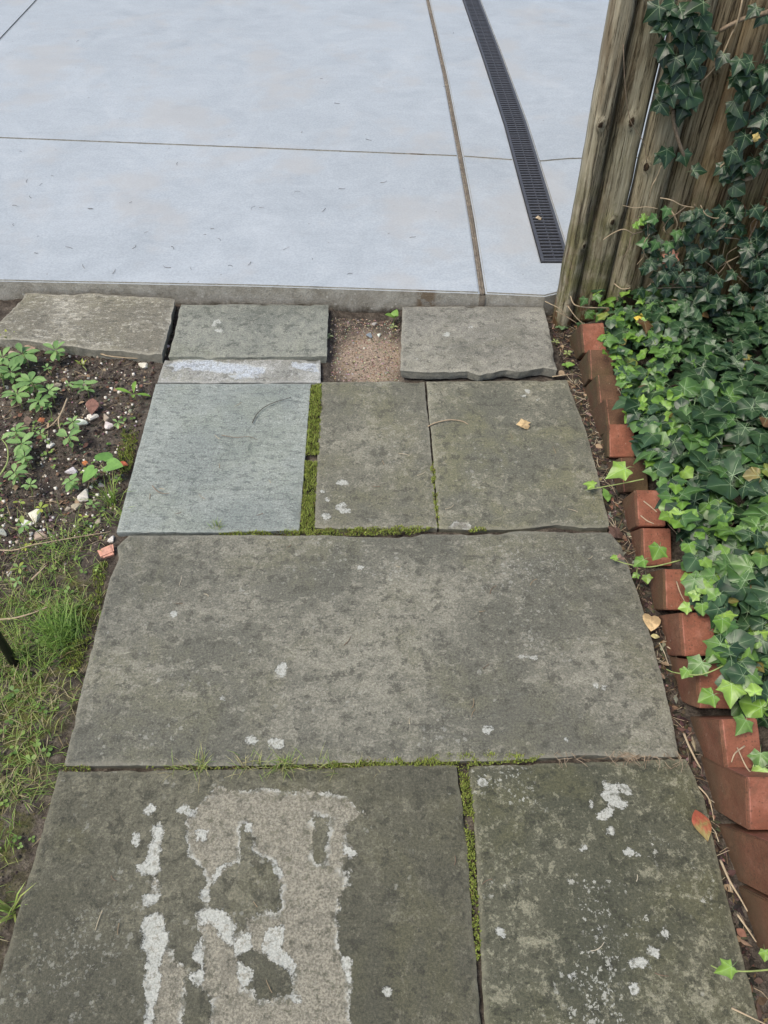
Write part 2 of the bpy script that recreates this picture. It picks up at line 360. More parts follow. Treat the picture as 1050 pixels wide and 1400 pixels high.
M['concrete'] = concrete_material(); M['concrete_edge'] = concrete_edge_material()
DZ = 0.06
drive = empty('driveway', (0, 3, 0)); tag(drive, kind='structure')
def panel(pts, name='concrete_panel', z=DZ, bottom=-0.10):
    bm = bmesh.new(); vs_ = [bm.verts.new((p[0], p[1] - 3, z)) for p in pts]; f = bm.faces.new(vs_)
    bm.normal_update()
    if f.normal.z < 0: f.normal_flip()
    r = bmesh.ops.extrude_face_region(bm, geom=[f])
    for e in r['geom']:
        if isinstance(e, bmesh.types.BMVert): e.co.z = bottom
    top = [f_ for f_ in bm.faces if f_.calc_center_median().z > z - 0.001 and all(abs(v.co.z - z) < 1e-5 for v in f_.verts)]
    ed = {e for f_ in top for e in f_.edges}
    bmesh.ops.recalc_face_normals(bm, faces=bm.faces)
    bmesh.ops.bevel(bm, geom=list(ed), offset=0.005, segments=2, affect='EDGES', clamp_overlap=True)
    me = bpy.data.meshes.new(name); me.materials.append(M['concrete']); me.materials.append(M['concrete_edge'])
    bm.normal_update()
    for f_ in bm.faces: f_.material_index = 0 if f_.normal.z > 0.35 else 1
    bm.to_mesh(me); bm.free()
    # material space is the world: keep the object at the driveway's origin
    o = bpy.data.objects.new(name, me); link(o, drive); return o
JOINT = [(0.318, 2.267), (0.318, 2.743), (0.309, 3.319), (0.292, 4.166), (0.253, 5.297), (0.14, 7.2)]
CUT = lambda x: float(np.interp(x, [-6, -1.6, 0.3, 0.52, 0.62, 0.75, 6], [3.83, 3.437, 3.265, 3.228, 3.215, 3.24, 3.35]))
DL = [(0.532, 2.458), (0.526, 2.945), (0.52, 3.572), (0.492, 4.4), (0.455, 5.297), (0.40, 6.4), (0.36, 7.2)]
DW = 0.096
jx = lambda y: float(np.interp(y, [p[1] for p in JOINT], [p[0] for p in JOINT]))
dl = lambda y: float(np.interp(y, [p[1] for p in DL], [p[0] for p in DL]))
g_ = 0.0018; jw = 0.0095; YB = 7.2
def fr_edge(x0, x1): return [(x, drive_edge(x)) for x in [x0] + [q for q in (-1.26, -0.417, 0.318, 0.516, 0.56) if x0 < q < x1] + [x1]]
ysA = [2.743, 3.0]; ysB = [3.5, 4.166, 4.8, 5.297, 6.2]
cutx = lambda xs, off: [(x, CUT(x) + off) for x in xs]
# front row, left to right
panel(fr_edge(-5, -2.0 - g_) + cutx([-2.0 - g_, -5], -g_))
panel(fr_edge(-2.0 + g_, JOINT[0][0] - jw) + [(jx(y) - jw, y) for y in ysA] + cutx([jx(3.27) - jw, -0.6, -1.6, -2.0 + g_], -g_))
panel(fr_edge(JOINT[0][0] + jw, 0.70) + [(0.70, 2.450), (dl(2.458) - 0.002, 2.450)] + [(dl(y) - 0.002, y) for y in (2.945,)] + cutx([dl(3.22) - 0.002, jx(3.27) + jw], -g_) + [(jx(y) + jw, y) for y in ysA[::-1]])
panel(fr_edge(0.70 + 2 * g_, 4.5) + cutx([4.5, 0.75, dl(3.22) + DW + 0.002], -g_) + [(dl(2.945) + DW + 0.002, 2.945), (dl(2.458) + DW + 0.002, 2.454), (0.70 + 2 * g_, 2.454)])
# back row
panel(cutx([-5, -2.0 - g_], g_) + [(-2.0 - g_, YB), (-5, YB)])
panel(cutx([-2.0 + g_, -1.6, -0.6, jx(3.27) - jw], g_) + [(jx(y) - jw, y) for y in ysB + [YB]] + [(-2.0 + g_, YB)])
panel(cutx([jx(3.27) + jw, dl(3.22) - 0.002], g_) + [(dl(y) - 0.002, y) for y in (3.572, 4.4, 5.297, 6.4, YB)] + [(jx(y) + jw, y) for y in ([YB] + ysB[::-1])])
panel(cutx([dl(3.22) + DW + 0.002, 0.75, 4.5], g_) + [(4.5, YB)] + [(dl(y) + DW + 0.002, y) for y in (YB, 6.4, 5.297, 4.4, 3.572)])
for x0, x1 in ((-5, -2.003), (-1.997, 0.13), (0.15, 4.5)): panel([(x0, YB + 0.004), (x1, YB + 0.004), (x1, 12), (x0, 12)])
# bedding seen down the saw cuts and the filler of the wide joint
bd = mobj('bedding', [(-5, -0.6, 0.035), (0.52, -0.66, 0.035), (0.36, 4.2, 0.035), (-5, 4.2, 0.035)], [(0, 1, 2, 3)], simple('saw_cut_grit', (0.10, 0.09, 0.08)), drive)
def filler():
    pts = catmull([(p[0], p[1], 0) for p in JOINT], 10); V = []; Fc = []
    prof = [(-jw - 0.001, 0.045), (-jw * 0.85, 0.054), (-0.001, 0.0525), (0.001, 0.0485), (jw * 0.5, 0.0565), (jw + 0.001, 0.050)]
    for i, p in enumerate(pts):
        for k, (dx, z) in enumerate(prof): V.append((p.x + dx + 0.0012 * N3(p.y * 14, k), p.y - 3, z + 0.0015 * N3(p.y * 25, k * 3)))
    n = len(prof)
    for i in range(len(pts) - 1):
        for k in range(n - 1): Fc.append((i * n + k, i * n + k + 1, (i + 1) * n + k + 1, (i + 1) * n + k))
    m = Mat('joint_filler'); v = m.coord(); a = m.noise(v, 60, 6, 0.7)
    mm = m.done(m.ramp(a, [(0.3, (0.08, 0.07, 0.055)), (0.5, (0.17, 0.145, 0.115)), (0.7, (0.30, 0.255, 0.19))]), 0.9, m.bump(a, 0.8, 0.003))
    mobj('joint_filler', V, Fc, mm, drive, smooth=False)
    # the filler's end running down the front face
    mobj('joint_filler', [(0.308, -0.7365, 0.052), (0.328, -0.7375, 0.052), (0.328, -0.736, -0.05), (0.309, -0.735, -0.05)], [(0, 1, 2, 3)], mm, drive)
filler()

# ------------------------------------------------------------------ trench drain
def build_drain():
    m = Mat('dark_cast_metal'); v = m.coord(); a = m.noise(v, 80, 5, 0.65)
    metal = m.done(m.ramp(a, [(0.3, (0.030, 0.031, 0.036)), (0.7, (0.062, 0.063, 0.070))]), 0.55, m.bump(a, 0.3, 0.001), 0.5)
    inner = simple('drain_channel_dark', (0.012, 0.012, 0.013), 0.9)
    root = empty('trench_drain', (0.56, 2.46, DZ)); tag(root, 'long dark slotted trench drain set into the pale concrete beside the fence', 'drain')
    L = Vector(root.location); ys = np.linspace(2.458, 6.5, 40)
    def rail(x_of, w, z0, z1, name, mat):
        V = []; Fc = []
        for y in ys:
            x = x_of(y)
            V += [(x - L.x, y - L.y, z0 - L.z), (x + w - L.x, y - L.y, z0 - L.z), (x + w - L.x, y - L.y, z1 - L.z), (x - L.x, y - L.y, z1 - L.z)]
        for i in range(len(ys) - 1):
            for k in range(4): k2 = (k + 1) % 4; Fc.append((i * 4 + k, i * 4 + k2, i * 4 + 4 + k2, i * 4 + 4 + k))
        n = len(V); Fc += [(3, 2, 1, 0), (n - 4, n - 3, n - 2, n - 1)]
        return mobj(name, V, Fc, mat, root, smooth=False)
    rail(lambda y: dl(y), 0.010, 0.0, 0.0622, 'rail', metal); rail(lambda y: dl(y) + DW - 0.010, 0.010, 0.0, 0.0622, 'rail', metal)
    rail(lambda y: dl(y) + DW / 2 - 0.002, 0.004, 0.03, 0.0585, 'centre_rib', metal)
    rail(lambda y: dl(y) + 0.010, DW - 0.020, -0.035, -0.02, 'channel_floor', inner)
    e = mobj('end_bar', [(x, y, z) for z in (0.0 - DZ, 0.002) for (x, y) in ((-0.028, -0.006), (0.068, -0.006), (0.068, 0.004), (-0.028, 0.004))],
             [(0, 3, 2, 1), (4, 5, 6, 7), (0, 1, 5, 4), (1, 2, 6, 5), (2, 3, 7, 6), (3, 0, 4, 7)], metal, root, smooth=False)
    # one slat, slightly kinked in the middle
    w = DW / 2 - 0.009; h = 0.0052
    prof = [(-w, 0.0), (-0.004, 0.0), (0.0, 0.002), (0.004, 0.0), (w, 0.0)]
    V = []; Fc = []
    for (x, dy) in prof: V += [(x, dy - h, -0.02), (x, dy + h, -0.02), (x, dy + h * 0.9, 0), (x, dy - h * 0.9, 0)]
    for i in range(4):
        for k in range(4): k2 = (k + 1) % 4; Fc.append((i * 4 + k, i * 4 + 4 + k, i * 4 + 4 + k2, i * 4 + k2))
    Fc += [(0, 1, 2, 3), (19, 18, 17, 16)]
    me = make_mesh('slat', V, Fc, metal, smooth=False)
    y = 2.475; rr = random.Random(3)
    while y < 6.49:
        o = bpy.data.objects.new('slat', me); link(o, root)
        o.location = (dl(y) + DW / 2 - L.x, y - L.y, 0.0605 - DZ + rr.uniform(-0.0006, 0.0004)); o.rotation_euler = (0, 0, rr.uniform(-0.02, 0.02))
        y += 0.0215
build_drain()

# ------------------------------------------------------------------ flagstones
def resample(pts, n):
    P = np.array(pts, float); s = np.r_[0, np.cumsum(np.linalg.norm(np.diff(P, axis=0), axis=1))]; t = np.linspace(0, s[-1], n)
    return np.stack([np.interp(t, s, P[:, 0]), np.interp(t, s, P[:, 1])], 1)
def sdf(P, polys):
    """signed distance (inside positive) of points to a set of polygons"""
    best = np.full(len(P), -0.2)
    for Q in polys:
        Q = np.asarray(Q, float); d = np.full(len(P), 1e9); ins = np.zeros(len(P), bool)
        for i in range(len(Q)):
            a, b = Q[i], Q[(i + 1) % len(Q)]; ab = b - a; t = np.clip(((P - a) @ ab) / max(ab @ ab, 1e-12), 0, 1)
            d = np.minimum(d, np.linalg.norm(P - (a + t[:, None] * ab), axis=1))
            c = (a[1] > P[:, 1]) != (b[1] > P[:, 1])
            with np.errstate(divide='ignore', invalid='ignore'):
                ins ^= c & (P[:, 0] < (b[0] - a[0]) * (P[:, 1] - a[1]) / (b[1] - a[1]) + a[0])
        best = np.maximum(best, np.where(ins, d, -d))
    return best
path = empty('stone_path', (0, 1.2, 0)); tag(path, kind='structure')
def flagstone(label, sides, z, th, mat, flakes=(), holes=(), lichens=(), rough=0.0022, relief=0.0012, tilt=(0, 0), res=0.007, wear=0.0025, seed=0, cleft=0.0):
    """sides: top, right, bottom, left polylines; photo pixels or ('w', x, y); top/bottom run left to right, left/right run far to near"""
    def w(p):
        if p[0] == 'w': return (p[1], p[2])
        q = G(p[0], p[1], z); return (q.x, q.y)
    T, R, B, Lf = [[w(p) for p in s] for s in sides]
    ln = lambda s: sum(math.dist(a, b) for a, b in zip(s, s[1:]))
    nu = max(12, int(max(ln(T), ln(B)) / res)); nv = max(8, int(max(ln(R), ln(Lf)) / res))
    T, B, R, Lf = resample(T, nu), resample(B, nu), resample(R, nv), resample(Lf, nv)
    def jit(P, k):
        d = np.gradient(P, axis=0); nrm = np.stack([-d[:, 1], d[:, 0]], 1); nrm /= np.linalg.norm(nrm, axis=1)[:, None] + 1e-9
        s = np.linspace(0, 1, len(P)); e = np.minimum(1, np.minimum(s, 1 - s) * 12)
        q = np.array([0.8 * N3(p[0] * 22 + k, p[1] * 22, seed) + 0.7 * N3(p[0] * 75, p[1] * 75 + k, seed) + 1.2 * N3(p[0] * 6, p[1] * 6 + k, seed + 4) for p in P])
        return P + nrm * (q * rough * e)[:, None]
    T, B, R, Lf = jit(T, 1), jit(B, 2), jit(R, 3), jit(Lf, 4)
    R[0] = T[-1]; R[-1] = B[-1]; Lf[0] = T[0]; Lf[-1] = B[0]
    u = np.linspace(0, 1, nu)[None, :, None]; v = np.linspace(0, 1, nv)[:, None, None]
    P = (1 - v) * T[None] + v * B[None] + (1 - u) * Lf[:, None] + u * R[:, None] \
        - ((1 - u) * (1 - v) * T[0] + u * (1 - v) * T[-1] + (1 - u) * v * B[0] + u * v * B[-1])
    XY = P.reshape(-1, 2); c = XY.mean(0)
    loop = [(0, i) for i in range(nu)] + [(j, nu - 1) for j in range(1, nv)] + [(nv - 1, i) for i in range(nu - 2, -1, -1)] + [(j, 0) for j in range(nv - 2, 0, -1)]
    lid = [j * nu + i for j, i in loop]
    rim = np.abs(sdf(XY, [XY[lid]]))
    to_poly = lambda pl: [np.array([w(p) for p in q]) for q in pl]
    fl = sdf(XY, to_poly(flakes)) if flakes else np.full(len(XY), -0.2)
    if holes: fl = np.minimum(fl, -sdf(XY, to_poly(holes)))
    li = sdf(XY, to_poly(lichens)) if lichens else np.full(len(XY), -0.2)
    zz = np.array([relief * (N3(p[0] * 9, p[1] * 9, seed) + 0.6 * N3(p[0] * 30, p[1] * 30, seed) + 0.35 * N3(p[0] * 80, p[1] * 80, seed)) for p in XY])
    if cleft: zz += np.array([cleft * (abs(N3(p[0] * 5 + p[1] * 4, p[1] * 2 - p[0] * 2, seed + 9)) + 0.4 * abs(N3(p[0] * 17 + p[1] * 8, p[1] * 9, seed))) for p in XY])
    zz -= 0.0011 * np.clip(fl / 0.003, 0, 1)
    wv = np.array([wear * (0.75 + 0.8 * N3(p[0] * 11, p[1] * 11, seed + 2)) for p in XY]); k = np.clip(1 - rim / 0.0075, 0, 1); chip = np.array([max(0.0, N3(p[0] * 16, p[1] * 16, seed + 7) - 0.22) for p in XY]); zz -= 0.022 * chip * np.clip(1 - rim / 0.016, 0, 1)
    zz -= np.maximum(wv, 0.001) * k * k
    zz += tilt[0] * (XY[:, 0] - c[0]) + tilt[1] * (XY[:, 1] - c[1])
    V = [(p[0] - c[0], p[1] - c[1], h) for p, h in zip(XY, zz)]
    Fc = [(j * nu + i, (j + 1) * nu + i, (j + 1) * nu + i + 1, j * nu + i + 1) for j in range(nv - 1) for i in range(nu - 1)]
    n0 = len(V); nl = len(lid); prev = lid; rows = 5
    for r in range(1, rows + 1):
        cur = []
        for a in lid:
            p = XY[a]; d = th * r / rows; s = 0.0035 * N3(p[0] * 30, p[1] * 30, d * 90 + seed) - 0.0015 * r
            dirn = (p - c) / (np.linalg.norm(p - c) + 1e-6)
            V.append((p[0] - c[0] + dirn[0] * s, p[1] - c[1] + dirn[1] * s, zz[a] - d)); cur.append(len(V) - 1)
        for i in range(nl): i2 = (i + 1) % nl; Fc.append((prev[i], prev[i2], cur[i2], cur[i]))
        prev = cur
    Fc.append(tuple(prev[::-1]))
    o = mobj('flagstone', V, Fc, mat, path, (c[0], c[1] - 1.2, z)); me = o.data
    pad = len(V) - n0
    set_attr(me, 'flake', np.r_[fl, np.full(pad, -0.2)]); set_attr(me, 'lichen', np.r_[li, np.full(pad, -0.2)]); set_attr(me, 'rim', np.r_[rim, np.zeros(pad)])
    me.set_sharp_from_angle(angle=math.radians(48)); o['label'] = label
    return o
def blob(cx, cy, rx, ry, n=9, seed=0):
    rr = random.Random(seed * 77 + int(cx * 3 + cy)); return [(cx + rx * math.cos(6.283 * i / n) * rr.uniform(0.6, 1.15), cy + ry * math.sin(6.283 * i / n) * rr.uniform(0.6, 1.15)) for i in range(n)]
def z8(pts): return [(150 + x / 1.909, 1000 + y / 1.909) for x, y in pts]
def zD2(pts): return [(560 + x / 2.143, 1000 + y / 2.143) for x, y in pts]

SM = {}
SM['A1'] = slab_material('flag_sandy', (0.155, 0.145, 0.112), (0.245, 0.232, 0.185), (0.37, 0.355, 0.295), 1, 0.9, 0.4, 0.25, 1)
SM['A2'] = slab_material('flag_grey_back', (0.124, 0.132, 0.113), (0.178, 0.186, 0.158), (0.243, 0.248, 0.206), 2, 0.55, 0.3, 0.3)
SM['A3'] = slab_material('flag_grey_broken', (0.143, 0.139, 0.116), (0.200, 0.193, 0.162), (0.268, 0.258, 0.214), 3, 0.55, 0.3, 0.2)
SM['B0'] = slab_material('flag_strip', (0.19, 0.19, 0.165), (0.26, 0.262, 0.238), (0.35, 0.355, 0.335), 4, 0.7, 0.5, 0.25, flake_col=(0.47, 0.51, 0.54))
SM['B1'] = slab_material('flag_bluish', (0.192, 0.216, 0.200), (0.244, 0.268, 0.245), (0.306, 0.331, 0.300), 5, 0.5, 0.1, 0.2, 1, scratch=0.95, crisp=0.1)
SM['B2'] = slab_material('flag_mid', (0.116, 0.114, 0.088), (0.162, 0.157, 0.121), (0.239, 0.230, 0.178), 6, 0.6, 0.3, 0.5)
SM['B3'] = slab_material('flag_mid_right', (0.111, 0.111, 0.086), (0.167, 0.163, 0.125), (0.250, 0.240, 0.183), 7, 0.65, 0.5, 0.6)
SM['C1'] = slab_material('flag_big', (0.109, 0.108, 0.086), (0.158, 0.154, 0.123), (0.239, 0.231, 0.184), 8, 0.6, 0.5, 0.35, 0.15)
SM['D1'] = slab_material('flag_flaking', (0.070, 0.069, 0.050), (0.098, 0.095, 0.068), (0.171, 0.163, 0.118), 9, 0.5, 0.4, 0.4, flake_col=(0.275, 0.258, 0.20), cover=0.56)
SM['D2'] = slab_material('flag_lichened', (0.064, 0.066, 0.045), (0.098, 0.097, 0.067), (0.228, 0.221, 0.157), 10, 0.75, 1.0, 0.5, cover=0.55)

flagstone('rough sandy grey flagstone tilted up beside the planting bed', (
    [(36, 402), (130, 403), (239, 408)], [(239, 408), (232, 445), (221, 484)], [(-30, 459), (55, 468), (120, 476), (221, 484)], [(36, 402), (2, 437), (-30, 459)]),
    0.024, 0.05, SM['A1'], rough=0.003, relief=0.0022, tilt=(0.0, 0.015), wear=0.0035, seed=1, cleft=0.008)
flagstone('grey flagstone against the concrete left of the bare gap', (
    [(248, 416), (350, 415), (449, 416)], [(449, 416), (447, 486)], [(230, 487), (330, 488), (447, 486)], [(248, 416), (240, 450), (230, 487)]),
    0.014, 0.05, SM['A2'], lichens=[blob(298, 440, 6, 3, 7, 1), blob(300, 452, 6, 2.5, 7, 2), blob(292, 444, 4, 2, 6, 3)], seed=2)
flagstone('grey flagstone with a broken front edge beside the fence post', (
    [(550, 419), (650, 418), (743, 419)], [(743, 419), (752, 455), (762, 505)], [(547, 506), (590, 508), (640, 506), (655, 512), (690, 505), (712, 508), (745, 502), (762, 505)], [(550, 419), (547, 506)]),
    0.026, 0.03, SM['A3'], lichens=[blob(611, 457, 5, 4, 7, 4), blob(642, 447, 5, 2, 7, 5), blob(570, 491, 3, 1.6, 6, 6)], seed=3, rough=0.003, wear=0.0035)
flagstone('narrow strip of flagstone with pale blue flaked patches', (
    [(225, 490), (330, 489), (438, 492)], [(438, 492), (438, 523)], [(215, 522.5), (330, 522.5), (438, 523)], [(225, 490), (215, 522.5)]),
    0.002, 0.05, SM['B0'], flakes=[[(236, 493), (285, 489), (300, 495), (335, 497), (365, 502), (360, 512), (330, 512), (300, 510), (270, 507), (255, 503), (236, 508)], [(398, 494), (437, 496), (437, 510), (418, 507), (400, 502)],
    [(310, 512), (345, 506), (352, 516), (320, 519)], [(228, 497), (240, 497), (238, 502), (228, 502)]], seed=4)
flagstone('smooth bluish flagstone with fine dark scratches', (
    [(213, 524), (320, 524.5), (425, 524)], [(425, 524), (417, 620), (409, 725)], [(159, 727), (300, 727), (409, 725)], [(213, 524), (186, 625), (159, 727)]),
    0.003, 0.05, SM['B1'], seed=5, rough=0.0013, relief=0.0008, wear=0.002)
flagstone('narrow upright flagstone with white flecks near its front edge', (
    [(439, 522), (520, 521), (580, 521)], [(580, 521), (590, 620), (598, 722)], [(430, 721), (520, 722), (598, 722)], [(439, 522), (434, 620), (430, 721)]),
    0.001, 0.05, SM['B2'], lichens=[blob(468, 660, 8, 3.5, 8, 7), blob(464, 693, 7, 4, 8, 8), blob(473, 698, 9, 3, 7, 9), blob(446, 706, 6, 5, 7, 10), blob(447, 683, 4, 3, 6, 11), blob(440, 672, 3, 2, 6, 12), blob(470, 690, 4, 3, 6, 13)], seed=6)
flagstone('grey green flagstone at the right beside the brick edging', (
    [(583, 521), (680, 520), (775, 519)], [(775, 519), (800, 585), (818, 650), (833, 716)], [(600, 722), (660, 724), (710, 723), (760, 717), (800, 722), (833, 720)], [(583, 521), (592, 620), (600, 722)]),
    0.0, 0.05, SM['B3'], flakes=[[(612, 722), (625, 712), (640, 716), (650, 724)]], lichens=[blob(722, 535, 4, 2, 7, 14), blob(716, 541, 3, 2, 6, 15), blob(735, 545, 2.5, 1.6, 6, 16)], seed=7)
flagstone('large plain flagstone spanning the whole path', (
    [(176, 731), (300, 731), (430, 731), (545, 735), (575, 730), (640, 731), (720, 725), (780, 727), (834, 727)], [(834, 727), (850, 748), (878, 830), (905, 920), (928, 1030)],
    [(87, 1046), (280, 1046), (480, 1043), (700, 1038), (800, 1032), (900, 1034), (928, 1033)], [(176, 731), (160, 747), (163, 763), (150, 790), (120, 905), (87, 1046)]),
    0.002, 0.05, SM['C1'], lichens=[blob(386, 917, 9, 9, 9, 17), blob(343, 1012, 10, 6, 8, 18), blob(378, 1016, 12, 8, 9, 19), blob(305, 954, 5, 2, 6, 20), blob(668, 998, 9, 5, 7, 21), blob(684, 1000, 4, 2, 5, 22),
    blob(714, 898, 8, 3, 6, 23), blob(728, 899, 5, 1.6, 5, 24), blob(814, 936, 3, 4, 6, 25), blob(826, 940, 3, 4, 6, 26), blob(774, 1011, 3, 3, 6, 27), blob(492, 776, 4, 3, 6, 28), blob(236, 839, 5, 4, 6, 29)], seed=8, wear=0.0035)
fmain = z8([(285, 145), (330, 150), (420, 150), (520, 155), (600, 160), (640, 190), (662, 215), (625, 240), (620, 290), (640, 320), (610, 335), (605, 360), (628, 370), (602, 440), (595, 520), (608, 590), (630, 600), (625, 660), (634, 764), (640, 860), (560, 900), (380, 900), (250, 860),
            (258, 764), (265, 690), (240, 672), (203, 648), (240, 620), (222, 590), (240, 530), (228, 480), (250, 450), (240, 425), (252, 385), (238, 362), (205, 330), (195, 240), (230, 190)])
fhole = [z8([(268, 400), (280, 385), (320, 350), (372, 305), (405, 335), (438, 360), (448, 385), (440, 480), (405, 470), (360, 482), (352, 520), (328, 525), (322, 490), (290, 466), (262, 462), (258, 425)]), z8([(333, 588), (365, 562), (400, 585), (440, 600), (478, 640), (470, 682), (400, 702), (352, 668), (375, 640)]), z8([(540, 215), (575, 230), (560, 340), (535, 345), (530, 270)]), z8([(345, 240), (375, 280), (365, 330), (340, 320)]), z8([(205, 680), (250, 672), (262, 710), (250, 790), (200, 800)])]
flakes = [fmain, z8([(92, 482), (125, 475), (145, 510), (150, 560), (188, 612), (196, 680), (190, 764), (180, 860), (95, 860), (97, 764), (100, 690), (88, 660), (100, 610), (85, 560)]),
          z8([(125, 240), (140, 255), (130, 320), (125, 380), (132, 420), (120, 450), (83, 440), (105, 420), (110, 380), (73, 370), (75, 345), (95, 340), (110, 290)])]
lich = [z8(q) for q in ([(63, 268), (80, 275), (72, 302), (56, 290)], [(88, 207), (115, 190), (118, 206), (100, 217)], [(176, 207), (200, 188), (210, 206), (228, 212), (222, 226), (198, 214)], [(240, 468), (290, 463), (328, 505), (322, 556), (302, 552), (275, 505), (240, 500)],
        [(328, 542), (366, 523), (368, 560), (332, 588)], [(338, 600), (376, 626), (352, 668), (332, 640)], [(90, 484), (125, 474), (145, 512), (146, 562), (128, 600), (122, 690), (112, 764), (95, 764), (100, 690), (90, 655), (102, 610), (85, 560)], [(110, 245), (138, 258), (128, 330), (112, 350), (96, 342), (112, 290)], [(408, 522), (455, 508), (450, 560), (487, 612), (475, 637), (430, 592), (404, 572)],
        [(265, 388), (285, 352), (318, 346), (290, 362), (280, 390)], [(430, 330), (450, 372), (440, 375), (418, 345)], [(608, 590), (631, 602), (625, 650), (612, 620)], [(240, 415), (258, 418), (258, 440), (242, 440)], [(470, 685), (498, 685), (495, 702), (475, 702)], [(612, 295), (640, 318), (628, 328), (612, 315)],
        [(75, 345), (130, 335), (128, 370), (80, 378)], [(85, 428), (128, 425), (120, 450), (90, 452)], [(224, 258), (258, 250), (252, 280), (236, 282)], [(98, 620), (135, 630), (130, 680), (105, 690)], [(225, 560), (242, 545), (240, 600), (222, 590)], [(208, 645), (245, 615), (240, 668)], [(715, 676), (728, 676), (724, 684)], [(355, 236), (372, 240), (368, 262), (352, 262)])] 
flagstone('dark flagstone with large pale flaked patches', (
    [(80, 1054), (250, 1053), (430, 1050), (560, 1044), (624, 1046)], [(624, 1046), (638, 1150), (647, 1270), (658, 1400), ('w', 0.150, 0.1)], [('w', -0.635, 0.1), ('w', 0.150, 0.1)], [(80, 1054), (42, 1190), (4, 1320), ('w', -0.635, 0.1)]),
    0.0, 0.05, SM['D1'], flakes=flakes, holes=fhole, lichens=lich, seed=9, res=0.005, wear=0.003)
ld2 = [zD2(q) for q in ([(565, 145), (608, 165), (612, 195), (640, 205), (630, 222), (600, 225), (580, 255), (548, 258), (552, 240), (590, 215), (575, 200), (552, 190), (575, 172)], [(612, 152), (640, 160), (655, 185), (640, 184), (620, 170)], [(572, 282), (592, 280), (600, 298), (580, 300)], [(640, 742), (668, 738), (672, 762), (655, 770)],
       [(530, 205), (542, 208), (538, 222), (530, 220)], [(620, 350), (650, 345), (665, 358), (640, 366)], [(500, 335), (518, 335), (516, 346), (502, 346)], [(740, 580), (760, 590), (755, 608), (735, 600)], [(640, 680), (690, 660), (705, 685), (660, 695)], [(700, 630), (735, 640), (725, 660), (700, 650)], [(200, 140), (225, 135), (230, 160), (205, 165)], [(545, 580), (560, 582), (556, 590)], [(250, 570), (270, 575), (275, 600), (255, 595)], [(470, 715), (485, 712), (480, 735)], [(585, 670), (600, 665), (598, 690), (586, 692)])]
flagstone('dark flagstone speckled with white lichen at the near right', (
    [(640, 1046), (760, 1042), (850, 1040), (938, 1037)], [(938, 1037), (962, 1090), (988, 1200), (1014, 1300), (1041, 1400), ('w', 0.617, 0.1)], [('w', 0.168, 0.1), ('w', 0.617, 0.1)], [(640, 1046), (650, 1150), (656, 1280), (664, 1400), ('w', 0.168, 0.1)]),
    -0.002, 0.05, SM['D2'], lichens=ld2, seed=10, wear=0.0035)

# ------------------------------------------------------------------ brick edging
def brick_material():
    m = Mat('terracotta_brick'); v = m.coord(); x, y, z = m.xyz(v)
    oi = m.node('ShaderNodeObjectInfo'); r = oi.outputs['Random']; cov = m.xyz(oi.outputs['Color'])
    v2 = m.node('ShaderNodeVectorMath', operation='ADD'); m.put(v2.inputs[0], v)
    cb = m.node('ShaderNodeCombineXYZ'); m.put(cb.inputs[0], m.math('MULTIPLY', r, 7.0)); m.put(cb.inputs[1], m.math('MULTIPLY', r, 3.0)); m.put(v2.inputs[1], cb.outputs[0]); w = v2.outputs[0]
    a = m.noise(w, 24, 6, 0.65); g = m.noise(w, 260, 3, 0.7); b = m.noise(w, 9, 4, 0.6)
    clean = m.ramp(a, [(0.3, (0.175, 0.063, 0.036)), (0.55, (0.265, 0.100, 0.060)), (0.75, (0.35, 0.155, 0.105))])
    clean = m.mix(m.rng(g, 0.3, 0.75), m.mix(0.2, clean, (0, 0, 0)), clean)
    dirty = m.ramp(a, [(0.3, (0.060, 0.036, 0.020)), (0.5, (0.098, 0.060, 0.034)), (0.72, (0.15, 0.088, 0.050))])
    dirty = m.mix(m.math('MULTIPLY', m.rng(b, 0.42, 0.62), 0.7), dirty, (0.070, 0.066, 0.030))
    dirty = m.mix(m.rng(g, 0.3, 0.7), m.mix(0.35, dirty, (0, 0, 0)), dirty)
    clean = m.mix(m.math('MULTIPLY', m.rng(m.noise(w, 45, 7, 0.78), 0.5, 0.62), 0.45), clean, (0.13, 0.07, 0.042)); edge = m.math('ADD', x, m.math('MULTIPLY', m.math('SUBTRACT', a, 0.5), 0.012))
    side = m.rng(edge, 0.0045, 0.008, 1.0, 0.0)
    algae = m.rng(m.math('ADD', b, cov[0]), 0.62, 0.95)
    col = m.mix(m.math('MAXIMUM', m.math('MULTIPLY', side, m.math('MULTIPLY', cov[1], m.rng(a, 0.3, 0.6, 0.75, 1.1))), m.math('MULTIPLY', algae, 0.85)), clean, dirty)
    chip = m.math('MULTIPLY', m.rng(m.math('ABSOLUTE', m.math('SUBTRACT', x, 0.007)), 0.0, 0.002, 1.0, 0.0), m.rng(a, 0.35, 0.6))
    col = m.mix(m.math('MULTIPLY', chip, 0.7), col, (0.42, 0.18, 0.13))
    spl = m.math('MULTIPLY', m.rng(m.noise(w, 60, 5, 0.7), 0.66, 0.74), 0.6); col = m.mix(spl, col, (0.40, 0.34, 0.27))
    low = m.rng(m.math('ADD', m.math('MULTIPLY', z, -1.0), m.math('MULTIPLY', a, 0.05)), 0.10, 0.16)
    pits = m.vor(w, 190); col = m.mix(m.math('MULTIPLY', m.math('LESS_THAN', pits['Distance'], m.rng(m.xyz(pits['Color'])[0], 0.6, 1.0, 0.0, 0.4)), 0.55), col, (0.07, 0.04, 0.025))
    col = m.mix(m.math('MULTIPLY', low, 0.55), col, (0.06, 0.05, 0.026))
    return m.done(col, 0.82, m.bump(m.math('ADD', a, m.math('MULTIPLY', m.noise(w, 90, 6, 0.8), 0.9)), 0.9, 0.003), 0.3)
